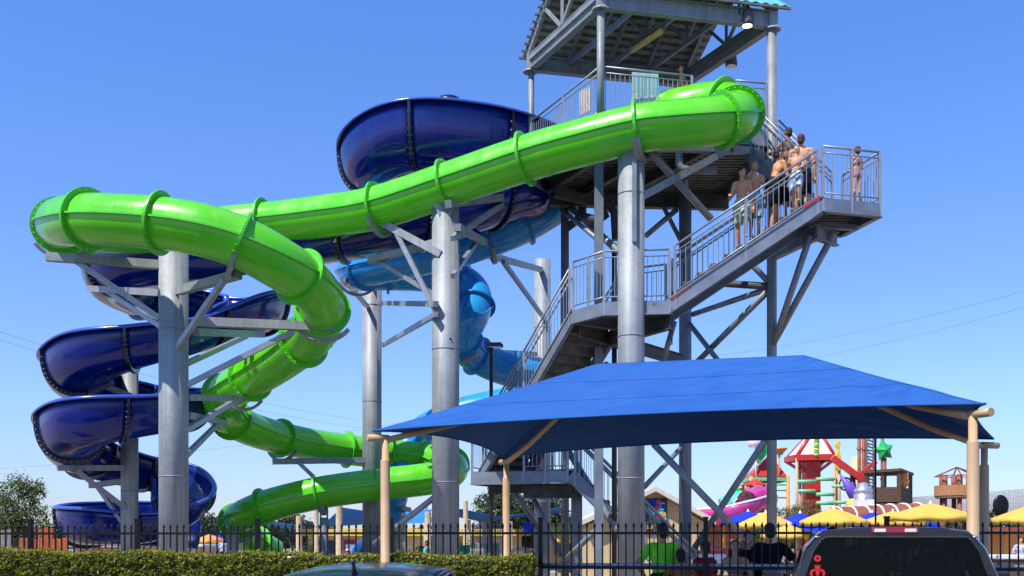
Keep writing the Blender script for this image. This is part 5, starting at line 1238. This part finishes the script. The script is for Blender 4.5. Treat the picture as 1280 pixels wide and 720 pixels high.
# lattice mast and pipes
t=thing('lattice_mast','grey ladder mast rising behind the brown cabin','mast',(Q(1087,672,66).x,66,0))
q=MB()
for px in (1083,1092): bar(q,(px,520),(px,672),.07,66)
for i in range(28): bar(q,(1083,522+i*4),(1092,524+i*4),.045,66); 
for i in range(14): bar(q,(1083,522+i*8),(1092,530+i*8),.03,66)
q.build('lattice',M['steelbr'],t)
for px,lab in ((1074,'rusty pipe mast left of the ladder mast'),(1079.5,'rusty pipe mast close to the ladder mast'),(1103,'rusty pipe mast under the green star')):
    t=thing('pipe_mast',lab,'mast',(Q(px,672,63).x,63,0),'rusty pipe masts'); q=MB(); bar(q,(px,522),(px,672),.11,63); [q.lathe(Q(px,y,63),[(.16,0),(.16,.12)],10) for y in (562,600,630)]; q.build('pipe',M['rust'],t)
t=thing('water_tank','cream water tank box behind the red booms','tank',(Q(1073,672,67).x,67,0)); q=MB(); q.lathe(Q(1073,590,67),[(.5,0),(.5,.9),(.4,.95)],12); q.build('tank',M['cream'],t); q=MB(); bar(q,(1073,590),(1073,672),.2,67); q.build('stand',M['cream'],t)
# green star
t=thing('green_star','faceted bright green star on a red post above the brown cabin','play feature',(Q(1105,672,56).x,56,0))
c=Q(1105,563,56); q=MB(); vs=[]
for k in range(10):
    a=PI/2+k*PI/5+.2; r=.60 if k%2==0 else .36; vs.append(c+V((r*math.cos(a),.05*(k%3),r*math.sin(a))))
vs+=[c+V((0,-.42,0)),c+V((0,.45,0))]; q.add(vs,[(k,(k+1)%10,10) for k in range(10)]+[((k+1)%10,k,11) for k in range(10)]); q.build('star',M['grn'],t)
q=MB(); bar(q,(1105,572),(1105,640),.14,56.1); q.build('post',M['rust'],t)
# brown plank cabin
t=thing('plank_cabin','brown plank cabin on a raised platform with open windows','play structure',(Q(1112,672,54).x,54,0))
d=54; x0,x1,x2=Q(1083,0,d).x,Q(1119,0,d).x,Q(1138,0,d+1.6).x; z0=Q(0,628,d).z; z1=Q(0,609,d).z; z2=Q(0,592,d).z; y2=d+1.6
A=[V((x0,d,0)),V((x1,d-.5,0)),V((x2,y2,0)),V((x0+.8,y2+.6,0))]
q=MB()
for i in range(4):
    a,b=A[i],A[(i+1)%4]; n=5
    for k in range(n):
        z=z0+(z1-z0)*(k+.5)/n; q.beam(at(a,z),at(b,z),.09,(z1-z0)/n*.9)
q.build('wall',M['wood'],t); q=MB()
for a in A: q.beam(at(a,z0-.1),at(a,z2),.16,.16)
m1=A[0].lerp(A[1],.5); q.beam(at(m1,z1),at(m1,z2),.14,.14); q.build('corner_post',M['wood'],t)
q=MB(); o=sum(A,V((0,0,0)))/4; B=[o+(a-o)*1.14 for a in A]; q.prism([at(B[0],z2),at(B[1],z2+.1),at(B[2],z2),at(B[3],z2)],(0,0,.14)); q.build('roof',M['wood'],t)
q=MB(); q.prism([at(a,z0-.12) for a in A],(0,0,.08)); q.build('floor',M['wood'],t)
for a in A:
    q=MB(); q.tube([at(o+(a-o)*.8,0),at(o+(a-o)*.8,z0)],.11,8); q.build('post',M['wood'],t)
t=thing('orange_figure_post','orange rounded water cannon inside the brown cabin','play feature',V(((x1+x2)/2,d+.7,z0-.1)))
q=MB(); q.lathe(((x1+x2)/2,d+.7,z0-.1),[(.12,0),(.12,.9),(.26,1.0),(.30,1.25),(.2,1.4),(.28,1.55),(.2,1.8)],12); q.build('cannon',M['orange'],t)
# round timber lookout at the right
t=thing('timber_lookout','round orange timber lookout with thin tent poles at the right','play structure',(Q(1196,672,70).x,70,0))
d=70; c=Q(1196,672,d); r=Q(1222,0,d).x-c.x; zt=Q(0,607,d).z; zb=Q(0,620,d).z; n=46; q=MB()
for k in range(n):
    a=2*PI*k/n; a2=2*PI*(k+.92)/n; p=V((c.x+r*math.cos(a),d+r*math.sin(a),zb)); p2=V((c.x+r*math.cos(a2),d+r*math.sin(a2),zb)); q.prism([p,p2,p2*1+V((0,.06,0)),p+V((0,.06,0))],(0,0,zt-zb))
q.build('parapet',M['wood2'],t); q=MB(); q.lathe((c.x,d,zb-.15),[(r*.98,0),(r*.98,.12)],24); q.build('floor',M['wood'],t)
for k in range(6):
    a=2*PI*k/6+.3; q=MB(); x,y=c.x+r*.7*math.cos(a),d+r*.7*math.sin(a); q.tube([(x,y,0),(x,y,zb)],.16,8); q.tube([(x,y,zb),(x,y,Q(0,594,d).z)],.20,8); q.build('post',M['rust'],t)
q=MB()
for k in range(6):
    a=2*PI*k/6+.3; q.tube([(c.x+r*1.05*math.cos(a),d+r*1.05*math.sin(a),Q(0,595,d).z),(c.x,d,Q(0,584,d).z)],.045,6)
    a2=a+PI/3; q.tube([(c.x+r*1.05*math.cos(a),d+r*1.05*math.sin(a),Q(0,595,d).z),(c.x+r*1.05*math.cos(a2),d+r*1.05*math.sin(a2),Q(0,595,d).z)],.035,6)
q.build('tent_pole',M['rust'],t)
# safety net on poles
t=thing('safety_net','grey safety net stretched behind the lookout','net',(Q(1180,672,76).x,76,0)); q=MB(); a,b=Q(1135,622,76),Q(1330,608,76); zb=Q(0,636,76).z
for i in range(91):
    u=i/90; x=a.x+(b.x-a.x)*u; zt=a.z+(b.z-a.z)*u-.35*math.sin(PI*u*3)**2*.4; q.tube([(x,76,zb),(x,76,zt)],.022,4,cap=False)
for j in range(15):
    q.tube([(a.x+(b.x-a.x)*i/20,76,zb+(a.z+(b.z-a.z)*i/20-zb)*j/14) for i in range(21)],.022,4,cap=False)
q.build('mesh',M['net'],t); q=MB()
for u in (0,.5,1): x=a.x+(b.x-a.x)*u; q.tube([(x,76,0),(x,76,a.z+(b.z-a.z)*u+.2)],.08,8)
q.build('net_pole',M['rust'],t)
# poles and lamps
t=thing('black_post','tall black rounded post beside the right canopy posts','post',(Q(1218,672,20).x,20,0)); q=MB(); r=.042; zt=Q(0,578,20).z; q.lathe((Q(1218.5,0,20).x,20,0),[(r,0),(r,zt-.03),(r*.6,zt)],14); q.build('shaft',M['black'],t)
t=thing('black_post','slim black post standing before the brown cabin','post',(Q(1094,672,30).x,30,0)); q=MB(); q.lathe((Q(1094.5,0,30).x,30,0),[(.028,0),(.028,Q(0,546,30).z),(.02,Q(0,545,30).z)],10); q.build('shaft',M['black'],t)
t=thing('lamp_post','dark lamp post with shoebox lamp head beside the light blue slide','lamp post',(Q(614,672,27).x,27,0))
x=Q(614,0,27).x; q=MB(); q.tube([(x,27,0),(x,27,Q(0,433,27).z)],.048,10); q.build('pole',M['dark'],t); q=MB(); h=Q(619,432,27); q.prism([h+V(p) for p in ((-.21,-.15,-.03),(.21,-.15,-.03),(.21,.15,-.03),(-.21,.15,-.03))],(0,0,.05)); q.prism([h+V(p) for p in ((-.17,-.12,.02),(.17,-.12,.02),(.17,.12,.02),(-.17,.12,.02))],(0,0,.05)); o=q.build('lamp_head',M['steelbr'],t,bevel=.015); q=MB(); q.box(h+V((0,0,-.045)),(.30,.2,.02)); q.build('lamp_lens',M['whitelens'],o)
# odds and ends behind the hedge
t=thing('mesh_screen','green mesh sheet on a wire frame behind the hedge end','screen',(P(603,672,32).x,32,0)); a,b=P(574,682,32),P(624,682,32); q=MB(); q.prism([(a.x,32,.2),(b.x,32,.2),(b.x,32,a.z+.1),(a.x,32,a.z)],(0,.02,0)); q.build('sheet',M['tarp'],t); q=MB(); zt=P(0,656,32).z
for i in range(21): x=a.x+.35+(b.x-a.x-.2)*i/20; q.tube([(x,31.95,0),(x,31.95,zt)],.012,5)
for j in range(10): z=.3+(zt-.3)*j/9; q.tube([(a.x+.35,31.95,z),(b.x+.15,31.95,z)],.010,5)
q.build('wire_frame',M['net'],t)
t=thing('covered_grill','large domed black barbecue smoker behind the hedge end','barbecue',(P(652,672,24).x,24,0)); x=P(652,0,24).x; q=MB(); q.ell((x,24,1.02),(.42,.4,.42),0,20,12); q.build('dome_lid',M['dark'],t); q=MB(); q.box((x,24,.8),(1.3,.6,.35)); q.build('firebox',M['steelbr'],t,bevel=.04); q=MB(); [q.tube([(x+sx*.5,24+sy*.22,0),(x+sx*.5,24+sy*.22,.65)],.03,6) for sx in(-1,1) for sy in (-1,1)]; q.build('stand',M['dark'],t)
def lounge(px,d,rot,label):
    x=P(px,672,d).x; t=thing('sun_lounger',label,'sun lounger',(x,d,0),'white loungers beyond the slides'); c=V((x,d,0))
    tr=lambda q: xf(q,c,rot); q=MB(); q.box((0,0,.34),(.6,1.2,.06)); tr(q).build('seat',M['white'],t); q=MB(); q.beam((0,.6,.36),(0,1.15,.95),.6,.05); tr(q).build('backrest',M['white'],t)
    for sx in (-1,1):
        for y in (-.5,.6): q=MB(); q.tube([(sx*.26,y,0),(sx*.26,y,.34)],.025,6); tr(q).build('leg',M['white'],t)
for a in ((256,47,.4,'white lounger just right of the navy slide end'),(270,48.5,1.2,'white lounger in the middle of the left row'),(284,47.5,-.3,'white lounger nearest the green slide exit'),(366,49,.2,'white lounger left of the leftmost cream post')): lounge(*a)
umbrella(262,50,34,668,674,'small orange umbrella at left beyond the green slide',M['orange'],.2,'small umbrellas beyond the slides'); umbrella(276,52,30,667,673,'small blue umbrella at left beyond the green slide',M['ublue'],.4,'small umbrellas beyond the slides')
t=thing('cooler_box','white and red cooler box on a table behind the boy in red shorts','cooler',(P(888,672,26).x,26,0)); x=P(888,0,26).x; q=MB(); q.box((x,26,1.1),(.7,.45,.3)); q.build('box',M['white'],t,bevel=.03); q=MB(); q.box((x,26,1.29),(.72,.47,.08)); q.build('lid',M['red'],t,bevel=.02); q=MB(); q.box((x,26,.93),(1.6,.7,.04)); [q.tube([(x+sx*.7,26+sy*.28,0),(x+sx*.7,26+sy*.28,.91)],.02,6) for sx in(-1,1) for sy in(-1,1)]; q.build('table_stand',M['white'],t)
t=thing('waste_bin','brown and white waste bin by the right canopy post','bin',(P(1258,672,21).x,21,0)); x=P(1260,0,21).x; q=MB(); q.box((x,21,.62),(.5,.5,1.2)); q.build('bin_body',M['wood'],t,bevel=.02); q=MB(); q.box((x,21,1.26),(.58,.58,.09)); q.build('lid',M['white'],t,bevel=.02)
t=thing('satellite_dish','dark round dish behind the right canopy posts','dish',(P(1251,672,48).x,48,0)); c=P(1251,632,48); q=MB(); q.ell(c,(.38,.1,.5)); q.build('dish',M['black'],t); q=MB(); q.tube([(c.x,48,0),(c.x,48,c.z)],.06,8); q.build('pole',M['dark'],t)
# power lines in the distance
def wire(a,b,d0,d1,label):
    p,q_=P(*a,d0),P(*b,d1); m=MB(); m.tube([p.lerp(q_,i/24)-V((0,0,1.2*4*(i/24)*(1-i/24))) for i in range(25)],.013,5); o=m.build('power_line',M['dark']); o.location=p; o.data.transform(Matrix.Translation(-p)); tag(o,label,'power line',group='thin power lines across the sky')
wire((-30,405),(470,528),110,150,'upper thin power line falling from the left edge')
wire((-30,415),(470,538),110,150,'second thin power line falling from the left edge')
wire((-30,588),(620,508),150,170,'low thin power line rising behind the green slide')
wire((860,448),(1330,350),170,110,'upper thin power line rising to the right edge')
wire((860,470),(1330,370),170,110,'lower thin power line rising to the right edge')
